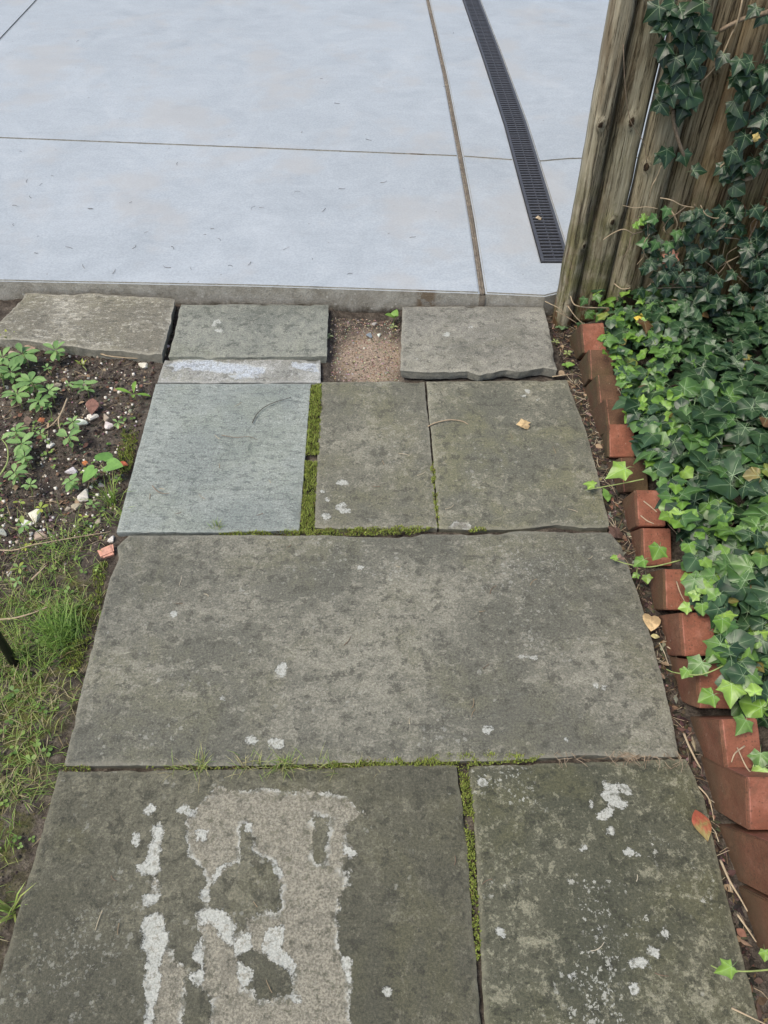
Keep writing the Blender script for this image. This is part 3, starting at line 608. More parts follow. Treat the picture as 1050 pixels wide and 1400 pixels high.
def build_bricks():
    mat = brick_material(); root = empty('brick_edging', (0.62, 1.2, -0.03)); L = Vector(root.location)
    tag(root, 'row of slanted terracotta bricks edging the ivy bed along the path', 'brick edging')
    ridge_px = [(793, 443), (804, 478), (815, 513), (826, 546), (830, 580), (846, 626), (867, 670), (876, 722), (906, 778), (928, 838), (952, 906), (983, 984), (1019, 1063), (1051, 1152), (1086, 1250), (1125, 1350)]
    meshes = []
    for k in range(4):
        rr = random.Random(k); bm = bmesh.new(); bmesh.ops.create_cube(bm, size=1)
        for v in bm.verts: v.co = Vector(((v.co.x + 0.5) * 0.072, (v.co.y + 0.5) * 0.090, (v.co.z - 0.5) * 0.205))   # x thick, y towards camera end width, z long
        bmesh.ops.bevel(bm, geom=list(bm.edges), offset=0.002, segments=2, affect='EDGES')
        bmesh.ops.subdivide_edges(bm, edges=[e for e in bm.edges if e.calc_length() > 0.03], cuts=3, use_grid_fill=True)
        for v in bm.verts: v.co += (Vector((0.036, 0.046, -0.1)) - v.co).normalized() * (0.0011 * N3(v.co.x * 60 + k * 9, v.co.y * 60, v.co.z * 60) + max(0, N3(v.co.x * 45 + k * 5, v.co.y * 45, v.co.z * 45 + 3) - 0.25) * 0.012) + Vector((0.0012 * N3(v.co.y * 25, v.co.z * 25, k), 0, 0))
        me = bpy.data.meshes.new('brick'); bm.to_mesh(me); bm.free(); me.materials.append(mat)
        me.polygons.foreach_set('use_smooth', [True] * len(me.polygons)); me.set_sharp_from_angle(angle=math.radians(30)); meshes.append(me)
    for i, (px, py) in enumerate(ridge_px):
        d = ray(px, py); k = (ROW_X(0)) / (d[0] + 0.033 * d[1]); p = Vector(_c + d * k)
        rr = random.Random(i * 5 + 2)
        a = math.radians(33 + rr.uniform(-3, 4))
        # long axis (local -z) goes away and down; end width (local +y) goes towards the camera and down
        ez = Vector((0, -math.sin(a), math.cos(a))); ey = Vector((0, -math.cos(a), -math.sin(a))); ex = Vector((1, 0, 0))
        Rm = Matrix((ex, ey, ez)).transposed().to_4x4()
        Rm = Matrix.Rotation(math.radians(1.9 + rr.uniform(-3.5, 3.5)), 4, 'Z') @ Rm @ Matrix.Rotation(math.radians(rr.uniform(-2, 2)), 4, 'Y')
        o = bpy.data.objects.new('brick', meshes[i % 4]); link(o, root)
        o.matrix_basis = Matrix.Translation(p - L) @ Rm
        cov = {0: 0.25, 1: 0.75, 2: 0.62, 3: 0.66, 4: 0.1, 5: 0.5, 7: 0.2}.get(i, 0.05); o.color = (cov, 1.0 if i < 6 else (0.72 if i < 9 else 0.5), 0, 1)
build_bricks()

# ------------------------------------------------------------------ stockade fence
def wood_material():
    m = Mat('weathered_wood'); v = m.coord(); x, y, z = m.xyz(v)
    oi = m.node('ShaderNodeObjectInfo'); r = oi.outputs['Random']; tint = oi.outputs['Color']
    cb = m.node('ShaderNodeCombineXYZ'); m.put(cb.inputs[0], m.math('MULTIPLY', r, 11.0)); m.put(cb.inputs[2], m.math('MULTIPLY', r, 5.0))
    va = m.node('ShaderNodeVectorMath', operation='ADD'); m.put(va.inputs[0], v); m.put(va.inputs[1], cb.outputs[0]); w = va.outputs[0]
    kn = m.math('ADD', m.attr('knot')['Fac'], m.math('MULTIPLY', m.math('MULTIPLY', m.attr('knot')['Fac'], m.math('SUBTRACT', m.noise(w, 70, 4, 0.7), 0.5)), 1.1))
    wx = m.node('ShaderNodeVectorMath', operation='ADD'); m.put(wx.inputs[0], w)
    cc = m.node('ShaderNodeCombineXYZ'); m.put(cc.inputs[0], m.math('MULTIPLY', kn, 0.02)); m.put(wx.inputs[1], cc.outputs[0])
    gr = m.noise(m.scaled(wx.outputs[0], (1, 1, 0.045)), 110, 7, 0.72, 0.3)
    gr2 = m.noise(m.scaled(wx.outputs[0], (1, 1, 0.03)), 34, 6, 0.7, 0.12)
    pa = m.noise(m.scaled(w, (1, 1, 0.3)), 16, 5, 0.65); fi = m.noise(m.scaled(w, (1, 1, 0.035)), 300, 5, 0.75)
    s = m.math('ADD', m.math('MULTIPLY', gr, 0.5), m.math('MULTIPLY', gr2, 0.5))
    col = m.ramp(s, [(0.36, (0.088, 0.070, 0.048)), (0.45, (0.215, 0.185, 0.132)), (0.53, (0.335, 0.30, 0.225)), (0.64, (0.50, 0.465, 0.375))])
    col = m.mix(m.rng(pa, 0.5, 0.66), col, m.mix(0.55, col, (0.12, 0.075, 0.04)))
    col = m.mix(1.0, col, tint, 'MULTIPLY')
    gm = m.math('MULTIPLY', m.rng(z, 0.75, 0.12), m.rng(m.noise(w, 13, 5, 0.7), 0.42, 0.6))
    col = m.mix(m.math('MULTIPLY', gm, 0.7), col, m.mix(m.rng(fi, 0.35, 0.65), (0.075, 0.078, 0.022), (0.20, 0.20, 0.075)))
    rot = m.math('MULTIPLY', m.rng(z, 0.14, 0.07), m.rng(m.noise(w, 19, 5, 0.7), 0.48, 0.58)); col = m.mix(m.math('MULTIPLY', rot, 0.75), col, (0.15, 0.065, 0.03))
    crack = m.math('MAXIMUM', m.rng(m.math('ABSOLUTE', m.math('SUBTRACT', gr2, 0.43)), 0.0, 0.014, 1.0, 0.0), m.math('MULTIPLY', m.rng(m.math('ABSOLUTE', m.math('SUBTRACT', gr, 0.41)), 0.0, 0.018, 1.0, 0.0), 0.7))
    col = m.mix(m.math('MULTIPLY', crack, 0.85), col, (0.022, 0.015, 0.009))
    col = m.mix(m.rng(kn, 0.12, 0.45), col, m.mix(0.28, col, (0.52, 0.46, 0.33)))
    col = m.mix(m.rng(kn, 0.60, 0.72), col, m.mix(m.rng(fi, 0.4, 0.6), (0.03, 0.02, 0.012), (0.10, 0.065, 0.035)))
    col = m.mix(m.rng(fi, 0.3, 0.75), m.mix(0.42, col, (0, 0, 0)), col)
    h = m.math('SUBTRACT', m.math('ADD', s, m.math('MULTIPLY', fi, 0.5)), m.math('MULTIPLY', crack, 0.6))
    return m.done(col, 0.88, m.bump(h, 0.9, 0.006), 0.2)
FY = 2.238                                              # back plane of the pickets
def build_fence():
    mat = wood_material(); root = empty('stockade_fence', (0.9, FY, -0.03)); L = Vector(root.location)
    tag(root, 'weathered wooden stockade fence of rough split pickets at the corner of the driveway', 'fence')
    def picket(name, xb, w, depth, top, bottom, seed, tint, knots=(), lean=0.0, round_=1.0, back=0.0, wob=0.006, taper=0.0):
        zs = np.concatenate([np.arange(bottom, 1.0, 0.009), np.arange(1.0, top, 0.05), [top]]); na = 15; V = []; K = []
        for z in zs:
            c = xb + w / 2 + wob * N3(z * 2.2, seed * 7.7) + lean * (z - 0.4)
            hwl = w / 2 * (1 + 0.10 * N3(z * 3.1, seed * 3 + 1)) + 0.0025 * N3(z * 13, seed) - taper * z; hwr = w / 2 * (1 + 0.10 * N3(z * 2.7, seed * 5 + 2)) + 0.0025 * N3(z * 12, seed + 8) - taper * z
            for k in range(na):
                t = math.pi * k / (na - 1); cx = -math.cos(t); hw = hwl if cx < 0 else hwr
                dep = (abs(math.sin(t)) ** (0.75 if round_ else 0.42)) * depth * (1 + 0.16 * N3(cx * 2.2, z * 2.0, seed) + 0.08 * N3(cx * 6, z * 9, seed + 3))
                x = c + cx * hw; y = FY + back - dep; q = 0.0
                for kx, kz, kr in knots:
                    d2 = ((x - c - kx) / kr) ** 2 + ((z - kz) / (kr * 1.5)) ** 2; q = max(q, math.exp(-d2))
                y -= 0.012 * q * (0.5 + 0.5 * math.sin(math.pi * k / (na - 1))) if 0 < k < na - 1 else 0
                V.append((x - L.x, y - L.y, z - L.z)); K.append(q)
        Fc = [(j * na + k, j * na + k + 1, (j + 1) * na + k + 1, (j + 1) * na + k) for j in range(len(zs) - 1) for k in range(na - 1)]
        Fc += [(j * na + na - 1, j * na, (j + 1) * na, (j + 1) * na + na - 1) for j in range(len(zs) - 1)]
        n = len(zs); Fc += [tuple(range(na))[::-1], tuple((n - 1) * na + k for k in range(na))]
        o = mobj(name, V, Fc, mat, root); set_attr(o.data, 'knot', K); o.color = (*tint, 1); return o
    # corner post: a slim round pole in front of the rails
    picket('post', 0.548, 0.062, 0.052, 1.85, -0.05, 1, (1.12, 1.12, 1.06), [(0.012, 0.27, 0.009), (-0.01, 0.62, 0.010)], wob=0.003, back=-0.003)
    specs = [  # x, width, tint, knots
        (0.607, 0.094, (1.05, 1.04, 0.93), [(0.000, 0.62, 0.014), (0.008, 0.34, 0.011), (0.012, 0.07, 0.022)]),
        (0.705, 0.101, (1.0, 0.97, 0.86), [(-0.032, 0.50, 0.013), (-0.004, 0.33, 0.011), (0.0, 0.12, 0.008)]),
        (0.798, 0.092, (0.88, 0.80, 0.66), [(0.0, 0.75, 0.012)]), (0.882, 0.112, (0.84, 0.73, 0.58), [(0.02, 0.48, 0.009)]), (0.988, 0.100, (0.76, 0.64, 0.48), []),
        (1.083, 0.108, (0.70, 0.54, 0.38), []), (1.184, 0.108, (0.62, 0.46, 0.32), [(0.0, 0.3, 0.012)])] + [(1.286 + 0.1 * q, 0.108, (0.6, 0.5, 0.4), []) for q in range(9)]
    rr = random.Random(5)
    for i, (x, w, t, kn) in enumerate(specs):
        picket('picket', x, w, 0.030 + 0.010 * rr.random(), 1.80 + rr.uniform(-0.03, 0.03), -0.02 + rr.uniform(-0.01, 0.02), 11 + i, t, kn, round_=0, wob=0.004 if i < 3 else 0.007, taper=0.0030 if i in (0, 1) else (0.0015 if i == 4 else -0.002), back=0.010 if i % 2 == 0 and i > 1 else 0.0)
    V = [(x - L.x, y - L.y, zz - L.z) for x in (0.585, 0.645) for (y, zz) in ((FY + 0.003, 0.0), (FY + 0.02, 0.0), (FY + 0.02, 1.75), (FY + 0.003, 1.75))]
    mobj('gap_shade_backing', V, [(0, 1, 2, 3), (7, 6, 5, 4), (0, 4, 5, 1), (1, 5, 6, 2), (2, 6, 7, 3), (3, 7, 4, 0)], mat, root, smooth=False).color = (0.4, 0.36, 0.3, 1)  # added backing strip, tinted dark so the gap beside the post looks shaded
    for z in (0.35, 1.5):
        V = [(x - L.x, y - L.y, zz - L.z) for x in (0.60, 2.2) for (y, zz) in ((FY + 0.002, z), (FY + 0.04, z), (FY + 0.04, z + 0.07), (FY + 0.002, z + 0.07))]
        o = mobj('rail', V, [(0, 1, 2, 3), (7, 6, 5, 4), (0, 4, 5, 1), (1, 5, 6, 2), (2, 6, 7, 3), (3, 7, 4, 0)], mat, root, smooth=False); o.color = (0.6, 0.55, 0.45, 1)
        if z < 1: o.location.z -= 0.30
build_fence()

# ------------------------------------------------------------------ ivy
def ivy_template(kind, seed, fine=False):
    rr = random.Random(seed); j = lambda s=0.03: rr.uniform(-s, s)
    if kind == 'lobed': half = [(0.15, -0.13), (0.35, -0.15), (0.40, 0.04), (0.60, 0.30), (0.37, 0.42), (0.26, 0.60)]; tip = (0, 1.0)
    elif kind == 'broad': half = [(0.16, -0.14), (0.38, -0.13), (0.50, 0.08), (0.58, 0.32), (0.46, 0.50), (0.26, 0.70)]; tip = (0, 0.88)
    else: half = [(0.13, -0.12), (0.33, -0.14), (0.37, 0.03), (0.53, 0.26), (0.35, 0.38), (0.23, 0.56)]; tip = (0, 0.78)
    ring = [(0.0, -0.02)] + [(x + j(), y + j()) for x, y in half] + [tip] + [(-x + j(), y + j()) for x, y in half[::-1]]
    if fine:      # rounded sinuses and slightly bulging lobes: two points more on each stretch of the outline
        out = []; q_ = len(ring); lobes = {2, 4, 7, q_ - 4, q_ - 2, 0}
        for i in range(q_):
            a, b, c_, d = ring[i - 1], ring[i], ring[(i + 1) % q_], ring[(i + 2) % q_]; out.append(b)
            for t in (0.33, 0.67):
                ta = (0, 0) if i in lobes else ((c_[0] - a[0]) * 0.5, (c_[1] - a[1]) * 0.5); tb = (0, 0) if (i + 1) % q_ in lobes else ((d[0] - b[0]) * 0.5, (d[1] - b[1]) * 0.5)
                h1, h2, h3, h4 = 2 * t ** 3 - 3 * t * t + 1, t ** 3 - 2 * t * t + t, -2 * t ** 3 + 3 * t * t, t ** 3 - t * t
                out.append(tuple(h1 * b[k] + h2 * ta[k] + h3 * c_[k] + h4 * tb[k] for k in (0, 1)))
        tips = [ring[2], ring[4], tip, ring[q_ - 4], ring[q_ - 2]]; ring = out
    else: q_ = len(ring); tips = [ring[2], ring[4], tip, ring[q_ - 4], ring[q_ - 2]]
    n = len(ring); c = (0.0, 0.10)
    def zf(x, y): return -0.22 * (x * x + (y - 0.3) ** 2) + 0.10 * abs(x) - 0.05 * math.cos(5 * math.atan2(x, y + 0.02)) * math.hypot(x, y)
    V = [(c[0], c[1], zf(*c))]
    for s in (0.55, 1.0):
        for x, y in ring: X = c[0] + (x - c[0]) * s; Y = c[1] + (y - c[1]) * s; V.append((X, Y, zf(X, Y) + j(0.015)))
    Fc = [(0, 1 + i, 1 + (i + 1) % n) for i in range(n)] + [(1 + i, 1 + n + i, 1 + n + (i + 1) % n, 1 + (i + 1) % n) for i in range(n)]
    # flip so that the upper side faces +z
    Fc = [f[::-1] for f in Fc]; mi = [0] * len(Fc)
    for t in tips:
        dx, dy = t[0], t[1]; Ls = math.hypot(dx, dy); px, py = -dy / Ls * 0.011, dx / Ls * 0.011; b = len(V); q = []
        for s, wd in ((0.0, 1.1), (0.5, 0.8), (0.93, 0.15)):
            for sg in (1, -1): X = dx * s + px * wd * sg; Y = dy * s + py * wd * sg; V.append((X, Y, zf(X, Y) + 0.012 + (0.012 if s == 0.5 else 0)))
        Fc += [(b, b + 1, b + 3, b + 2), (b + 2, b + 3, b + 5, b + 4)]; mi += [1, 1]
    # petiole
    V2, F2 = tube([(0, 0.0, -0.01), (0.02, -0.22, -0.10), (0.0, -0.45, -0.30)], 0.014, 0.012, 3); b = len(V)
    V += [tuple(v) for v in V2]; Fc += [tuple(i + b for i in f) for f in F2]; mi += [1] * len(F2)
    star = [1.0] + [0.0] * (len(V) - 1)
    for q, (x, y) in enumerate(ring):
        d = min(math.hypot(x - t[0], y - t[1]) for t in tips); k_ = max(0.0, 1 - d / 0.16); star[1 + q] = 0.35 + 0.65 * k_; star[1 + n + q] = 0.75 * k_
    return V, Fc, mi, star
IVY = [ivy_template('lobed', 1), ivy_template('lobed', 2), ivy_template('broad', 3), ivy_template('broad', 4), ivy_template('round', 5)]
IVY_ME = [make_mesh('ivy_leaf', V, Fc, [M['leaf'], M['vein']], True, mi) for V, Fc, mi, st_ in [ivy_template(k_, q_, True) for k_, q_ in (('lobed', 1), ('lobed', 2), ('broad', 3), ('broad', 4), ('round', 5))]]
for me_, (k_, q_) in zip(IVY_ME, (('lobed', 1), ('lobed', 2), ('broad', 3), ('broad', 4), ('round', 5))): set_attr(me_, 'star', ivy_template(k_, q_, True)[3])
def leaf_matrix(p, nrm, tip, s):
    n = Vector(nrm).normalized(); t = Vector(tip); t = (t - n * t.dot(n)); t = t.normalized() if t.length > 1e-4 else n.orthogonal().normalized()
    x = t.cross(n); return Matrix.Translation(p) @ Matrix((x, t, n)).transposed().to_4x4() @ Matrix.Scale(s, 4)
def lerp(a, b, t): return tuple(x + (y - x) * t for x, y in zip(a, b))
def build_ivy(root, leaves, limit=300):
    """leaves: (matrix, template, colour, score). The largest showing ones are objects, the rest one mass"""
    leaves.sort(key=lambda q: -q[3]); L = Vector(root.location)
    for Mx, k, c, s in leaves[:limit]:
        o = bpy.data.objects.new('leaf', IVY_ME[k]); link(o, root); o.matrix_basis = Matrix.Translation(-L) @ Mx; o.color = (*c, 1)
    bag = Bag()
    for Mx, k, c, s in leaves[limit:]:
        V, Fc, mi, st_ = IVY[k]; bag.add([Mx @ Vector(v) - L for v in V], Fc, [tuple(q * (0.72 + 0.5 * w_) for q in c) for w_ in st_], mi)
    if bag.n:
        o = bag.build('foliage', [M['leaf_mass'], M['vein_mass']], root); o['kind'] = 'stuff'
DARK = ((0.014, 0.040, 0.017), (0.028, 0.068, 0.029), (0.050, 0.106, 0.046)); YOUNG = ((0.11, 0.23, 0.035), (0.20, 0.36, 0.06), (0.28, 0.45, 0.09))
def ground_ivy():
    root = empty('ivy_patch', (0.95, 1.2, -0.01)); tag(root, 'dense bed of dark green ivy spreading over the ground behind the bricks', 'ivy')
    rr = random.Random(21); leaves = []
    def canopy(x, y):
        e = x - ROW_X(y) - 0.045; n = N3(x * 4, y * 4, 1) * 0.5 + 0.5
        return 0.035 + min(max(e, 0) * 0.55, 0.085) + 0.05 * n
    tries = 0; cells = {}
    while len(leaves) < 3300 and tries < 40000:
        tries += 1
        y = rr.uniform(0.15, 2.20); x = ROW_X(y) + 0.030 + rr.uniform(0, 1.0)
        inview = to_px((x, y, 0.1)); vis = inview[0] < 1120
        if not vis and rr.random() > 0.22: continue
        e = x - ROW_X(y) - 0.072
        edge = (-0.038 if 0.80 < y < 1.95 else -0.012) + 0.03 * (N3(y * 5.5, 3.3) * 0.5 + 0.5) + 0.03 * (N3(y * 15, 9.3) * 0.5) + (0.06 if 0.45 < y < 0.76 else 0) + (0.12 if y < 0.45 else 0)
        if e < edge * 1.15: continue
        u = rr.random() ** 0.7; h = canopy(x, y); z = -0.005 + h * (0.30 + 0.75 * u)
        if e < 0.015: z = max(z, 0.118 + 0.03 * rr.random() - 0.02 * (y - 0.8))
        dark_gap = N3(x * 9, y * 9, 6) > 0.30 and e > 0.08
        if dark_gap and u > 0.35: continue
        s = rr.uniform(0.028, 0.056) * (1.18 if u > 0.72 and rr.random() < 0.35 else 1.0)
        if y > 1.75: s *= 0.8
        if e > 0.12 and u > 0.7 and rr.random() < 0.25: s *= 1.2
        tilt = Vector((rr.gauss(-0.12, 0.34), rr.gauss(-0.14, 0.32), 1.0))
        if e < 0.10: tilt.x -= 0.25
        ang = rr.uniform(0, 6.283); tip = Vector((math.cos(ang) - 0.45, math.sin(ang) - 0.35, -0.2))
        yb = max(0.0, 0.55 - e * 3.6) if e < 0.15 else 0.025
        if u > 0.45 and rr.random() < yb:
            c = lerp(YOUNG[0], YOUNG[rr.choice((1, 1, 2))], rr.random()); k = rr.choice((0, 2, 3, 4, 4)); s *= rr.uniform(0.6, 0.95)
        elif e < 0.24 and rr.random() < 0.32: c = lerp((0.055, 0.13, 0.038), (0.11, 0.22, 0.05), rr.random()); k = rr.choice((0, 1, 2, 3))
        else: c = lerp(DARK[0], DARK[2], rr.random()); k = rr.choice((0, 0, 1, 1, 2, 3))
        if u > 0.5 and rr.random() < 0.012: c = rr.choice(((0.20, 0.17, 0.05), (0.14, 0.085, 0.045), (0.20, 0.25, 0.06)))
        score = s * (0.2 + u * u) / (0.6 + y * 0.4) if vis else 0
        leaves.append((leaf_matrix((x, y, z), tilt, tip, s), k, c, score))
    # hand-placed young leaves on runners that lean over the bricks and the path: px, py, height, size px, heading
    runs = [(855, 640, 0.10, 36, 200, 1), (812, 663, 0.03, 20, 150, 1), (880, 765, 0.10, 26, 200, 2), (902, 748, 0.11, 34, 240, 1), (884, 787, 0.03, 18, 270, 2), (872, 785, 0.04, 14, 200, 2), (843, 762, 0.03, 14, 180, 1), (930, 700, 0.13, 34, 240, 1), (915, 705, 0.12, 26, 200, 2),
            (940, 916, 0.12, 22, 230, 2), (960, 905, 0.13, 36, 215, 0), (985, 880, 0.14, 40, 230, 0), (1000, 935, 0.13, 38, 260, 1), (975, 950, 0.12, 34, 200, 1), (1020, 915, 0.14, 46, 250, 0), (945, 790, 0.12, 24, 190, 2), (955, 815, 0.12, 22, 150, 2), (942, 830, 0.11, 22, 180, 2), (960, 826, 0.12, 26, 260, 2), (990, 838, 0.13, 34, 270, 1),
            (1000, 1322, 0.06, 26, 210, 1), (1046, 1300, 0.07, 18, 260, 1), (1020, 985, 0.12, 30, 230, 0), (1040, 1030, 0.11, 30, 250, 0), (1045, 1050, 0.10, 28, 200, 2), (905, 572, 0.09, 22, 210, 1), (886, 590, 0.09, 20, 190, 2), (880, 555, 0.08, 20, 180, 1), (838, 468, 0.08, 18, 170, 2), (860, 490, 0.08, 14, 230, 2), (885, 505, 0.09, 15, 260, 2), (872, 462, 0.09, 12, 200, 2)]
    for px, py, z, sp, hd, kk in runs:
        p = G(px, py, z); dep = (p - Vector((0, 0, CAM_H))).length; s = sp / FPX * dep * 0.80
        a = math.radians(hd); c = lerp(YOUNG[0], YOUNG[2], rr.random()) if kk else lerp((0.07, 0.16, 0.04), (0.14, 0.26, 0.06), rr.random())
        leaves.append((leaf_matrix(p, (rr.gauss(-0.1, 0.2), rr.gauss(-0.2, 0.2), 1), (math.cos(a), math.sin(a), -0.1), s), {0: rr.choice((0, 1)), 1: rr.choice((0, 1, 4)), 2: 4}[kk], c, 9))
    build_ivy(root, leaves)
    L = Vector(root.location)
    def stem(pts, r, mat, name='stem'):
        V, Fc = tube(catmull([Vector(p) - L for p in pts], 5), r, r * 0.7, 5); mobj(name, V, Fc, mat, root)
    for q in ([(1060, 1325, 0.05), (1020, 1328, 0.055), (985, 1325, 0.05), (972, 1320, 0.045)], [(1000, 905, 0.13), (960, 922, 0.13), (925, 920, 0.10), (911, 915, 0.08)], [(930, 766, 0.11), (890, 775, 0.10), (862, 772, 0.07), (838, 765, 0.05)], [(880, 655, 0.10), (845, 662, 0.06), (800, 670, 0.02)], [(880, 765, 0.1), (872, 775, 0.08), (870, 790, 0.05)]):
        stem([G(*p) for p in q], 0.0016, M['green_stem'])
    for i in range(46):
        y = rr.uniform(0.4, 2.15); x = ROW_X(y) + rr.uniform(0.10, 0.75); a = rr.uniform(0, 6.28); p = Vector((x, y, 0.02)); pts = [p]
        for k in range(4): a += rr.gauss(0, 0.5); p = p + Vector((math.cos(a) * 0.06, math.sin(a) * 0.06, rr.uniform(-0.012, 0.03))); pts.append(p)
        pts = [Vector((max(q.x, ROW_X(q.y) + 0.085), min(q.y, 2.17), max(0.0, q.z))) for q in pts]
        stem(pts, rr.uniform(0.0012, 0.0026), M['woody'] if rr.random() < 0.55 else M['dry'])
    # dry twigs poking out beside the bricks
    for q in ([(1018, 1020, 0.10), (1005, 1030, 0.10), (1000, 1042, 0.09)], [(1030, 1060, 0.09), (1020, 1048, 0.10), (1008, 1022, 0.11)], [(925, 795, 0.09), (930, 810, 0.09), (936, 822, 0.08)], [(880, 685, 0.10), (890, 693, 0.10), (898, 700, 0.1)], [(876, 705, 0.10), (885, 712, 0.10), (894, 716, 0.1)],
              [(838, 520, 0.05), (850, 540, 0.06), (852, 548, 0.05)], [(842, 535, 0.05), (858, 525, 0.07), (860, 545, 0.06)], [(845, 520, 0.06), (860, 560, 0.06)]):
        stem([G(*p) for p in q], 0.0016, M['dry'], 'twig')
ground_ivy()
def fence_ivy():
    root = empty('climbing_ivy', (1.0, FY - 0.05, 0.0)); tag(root, 'dark green ivy climbing up the weathered fence pickets', 'ivy')
    rr = random.Random(33); leaves = []; L = Vector(root.location); Y0 = FY - 0.062
    def put(px, py, sp, hd=None, off=0.0, col=None, k=None):
        p = GY(px, py, Y0 - off); s = sp / FPX * (p - Vector((0, 0, CAM_H))).length * 0.80
        a = math.radians(hd if hd is not None else rr.gauss(270, 40))
        c = col or lerp(DARK[0], DARK[1], rr.random() ** 1.3)
        leaves.append((leaf_matrix(p, (rr.gauss(-0.15, 0.3), -1.0, rr.gauss(0.75, 0.3)), (math.cos(a), -0.15, math.sin(a)), s), rr.choice((0, 0, 0, 1, 1, 2)) if k is None else k, c, (s if px < 1060 and py > -20 else 0) * (1 + off * 8)))
    for px, py, sp in [(901, 9, 28), (906, 22, 24), (927, 19, 25), (930, 36, 26), (962, 3, 30), (958, 22, 26), (937, 47, 32), (953, 63, 34), (912, 60, 26), (927, 75, 28), (937, 94, 30), (957, 90, 26), (924, 116, 28), (937, 129, 32), (909, 135, 26), (944, 38, 24), (966, 44, 24), (945, 20, 24), (940, 110, 24), (920, 100, 24),
                       (912, 204, 28), (934, 209, 22), (948, 233, 22), (905, 212, 18), (1006, 104, 28), (1027, 85, 26), (1037, 126, 26), (1003, 138, 28), (1012, 154, 30), (1019, 185, 26), (1031, 217, 28), (1045, 92, 24), (1046, 150, 26), (1040, 180, 22), (1025, 110, 22), (1014, 125, 22), (1048, 115, 20), (1045, 205, 24), (1034, 160, 22), (1022, 225, 22), (1048, 60, 22), (1035, 10, 20), (1047, 18, 22)]:
        put(px, py, sp, off=rr.uniform(0, 0.025))
    for i in range(330):
        px = rr.uniform(868, 1130); py = rr.uniform(255, 440)
        lim = 292 + 26 * N3(px * 0.03, 1.0) - max(0, (px - 985)) * 0.30
        if py < lim: continue
        if 955 < px < 1015 and 320 < py < 372 and rr.random() < 0.85: continue
        if px < 905 and py < 340 and rr.random() < 0.6: continue
        put(px, py, rr.uniform(15, 24), off=rr.uniform(0.0, 0.05) + max(0, (py - 330)) * 0.0004)
    for i in range(75):
        px, py = (rr.uniform(985, 1060), rr.uniform(55, 300)) if i < 48 else (rr.uniform(898, 985), rr.uniform(-10, 150))
        if N3(px * 0.02, py * 0.02, 5) < -0.15: continue
        put(px, py, rr.uniform(17, 27), off=rr.uniform(0, 0.03))
    for i in range(75):   # on towards the right, outside the frame
        put(rr.uniform(1055, 1300), rr.uniform(-120, 300), rr.uniform(18, 28), off=rr.uniform(0, 0.03))
    for px, py in ((874, 302), (882, 300), (868, 306), (878, 296)): put(px, py, 13, col=lerp(YOUNG[0], YOUNG[1], rr.random()), k=4, off=0.02)
    for px, py in ((800, 408), (815, 404), (808, 425), (822, 430), (835, 442), (795, 442), (803, 428)): put(px, py, 15, col=lerp(DARK[2], YOUNG[0], rr.random()), off=0.03)
    for px, py in ((913, 285), (897, 298), (915, 332), (884, 332), (898, 331), (925, 316)): put(px, py, 17, col=lerp(DARK[2], (0.08, 0.2, 0.04), rr.random()), off=0.03)
    build_ivy(root, leaves)
    def stem(q, r, mat, off=0.0, name='stem', r1=None):
        V, Fc = tube(catmull([GY(px, py, Y0 - off - o_) - L for px, py, o_ in q], 5), r, r1 or r * 0.75, 6); mobj(name, V, Fc, mat, root)
    W, D = M['woody'], M['dry']
    stem([(1080, 5, 0), (1045, 18, 0.012), (1018, 25, 0.006), (995, 36, 0.0), (985, 42, -0.008)], 0.0065, W)
    stem([(1017, -15, 0), (1014, 5, 0.01), (1008, 30, 0.01), (1003, 45, 0)], 0.0028, D)
    stem([(1003, 40, 0), (985, 80, 0.004), (966, 105, 0.004), (950, 118, 0.0)], 0.0022, D)
    stem([(920, 150, 0), (922, 172, 0.006), (930, 200, 0.008), (936, 215, 0)], 0.0055, W)
    stem([(1052, 190, 0), (1044, 214, 0.01), (1035, 238, 0.014), (1016, 247, 0.006)], 0.008, W)
    stem([(1060, 165, 0), (1030, 178, 0.012), (1010, 205, 0.01), (985, 228, 0.006), (980, 240, 0)], 0.0028, D)
    stem([(852, 60, 0), (855, 120, 0.003), (862, 165, 0.004), (880, 195, 0.004), (884, 222, 0)], 0.0012, M['woody'])
    stem([(915, 285, 0), (922, 295, 0.02), (926, 308, 0.02), (918, 320, 0.0)], 0.0022, D); stem([(907, 310, 0), (909, 316, 0.01), (914, 320, 0)], 0.002, D)
    stem([(1015, 348, 0), (995, 358, 0.01), (978, 368, 0.006)], 0.0022, D); stem([(992, 357, 0), (1005, 374, 0.01), (1028, 395, 0.0)], 0.0024, D)
    stem([(1040, 290, 0), (1030, 315, 0.01), (1010, 350, 0.01)], 0.003, W)
    stem([(885, 395, 0.03), (920, 393, 0.04), (965, 392, 0.03)], 0.0018, D); stem([(885, 392, 0.03), (900, 380, 0.04), (912, 376, 0.03)], 0.0022, D)
    stem([(890, 415, 0.05), (925, 410, 0.06), (942, 425, 0.06), (960, 432, 0.05)], 0.002, D); stem([(963, 370, 0.0), (966, 380, 0.02), (966, 390, 0.02)], 0.0018, D)
    stem([(780, 405, 0.0), (785, 416, 0.02), (800, 420, 0.03), (832, 421, 0.03)], 0.002, D); stem([(776, 418, 0.01), (786, 432, 0.03), (798, 444, 0.04)], 0.0018, D)
    stem([(840, 388, 0.0), (850, 395, 0.02), (862, 394, 0.02)], 0.002, D); stem([(760, 425, 0.02), (778, 435, 0.03), (790, 443, 0.03)], 0.0016, D)
    stem([(745, 412, 0.01), (765, 422, 0.03), (775, 432, 0.03)], 0.0014, D); stem([(1000, 300, 0), (992, 330, 0.004), (988, 350, 0)], 0.0014, D)
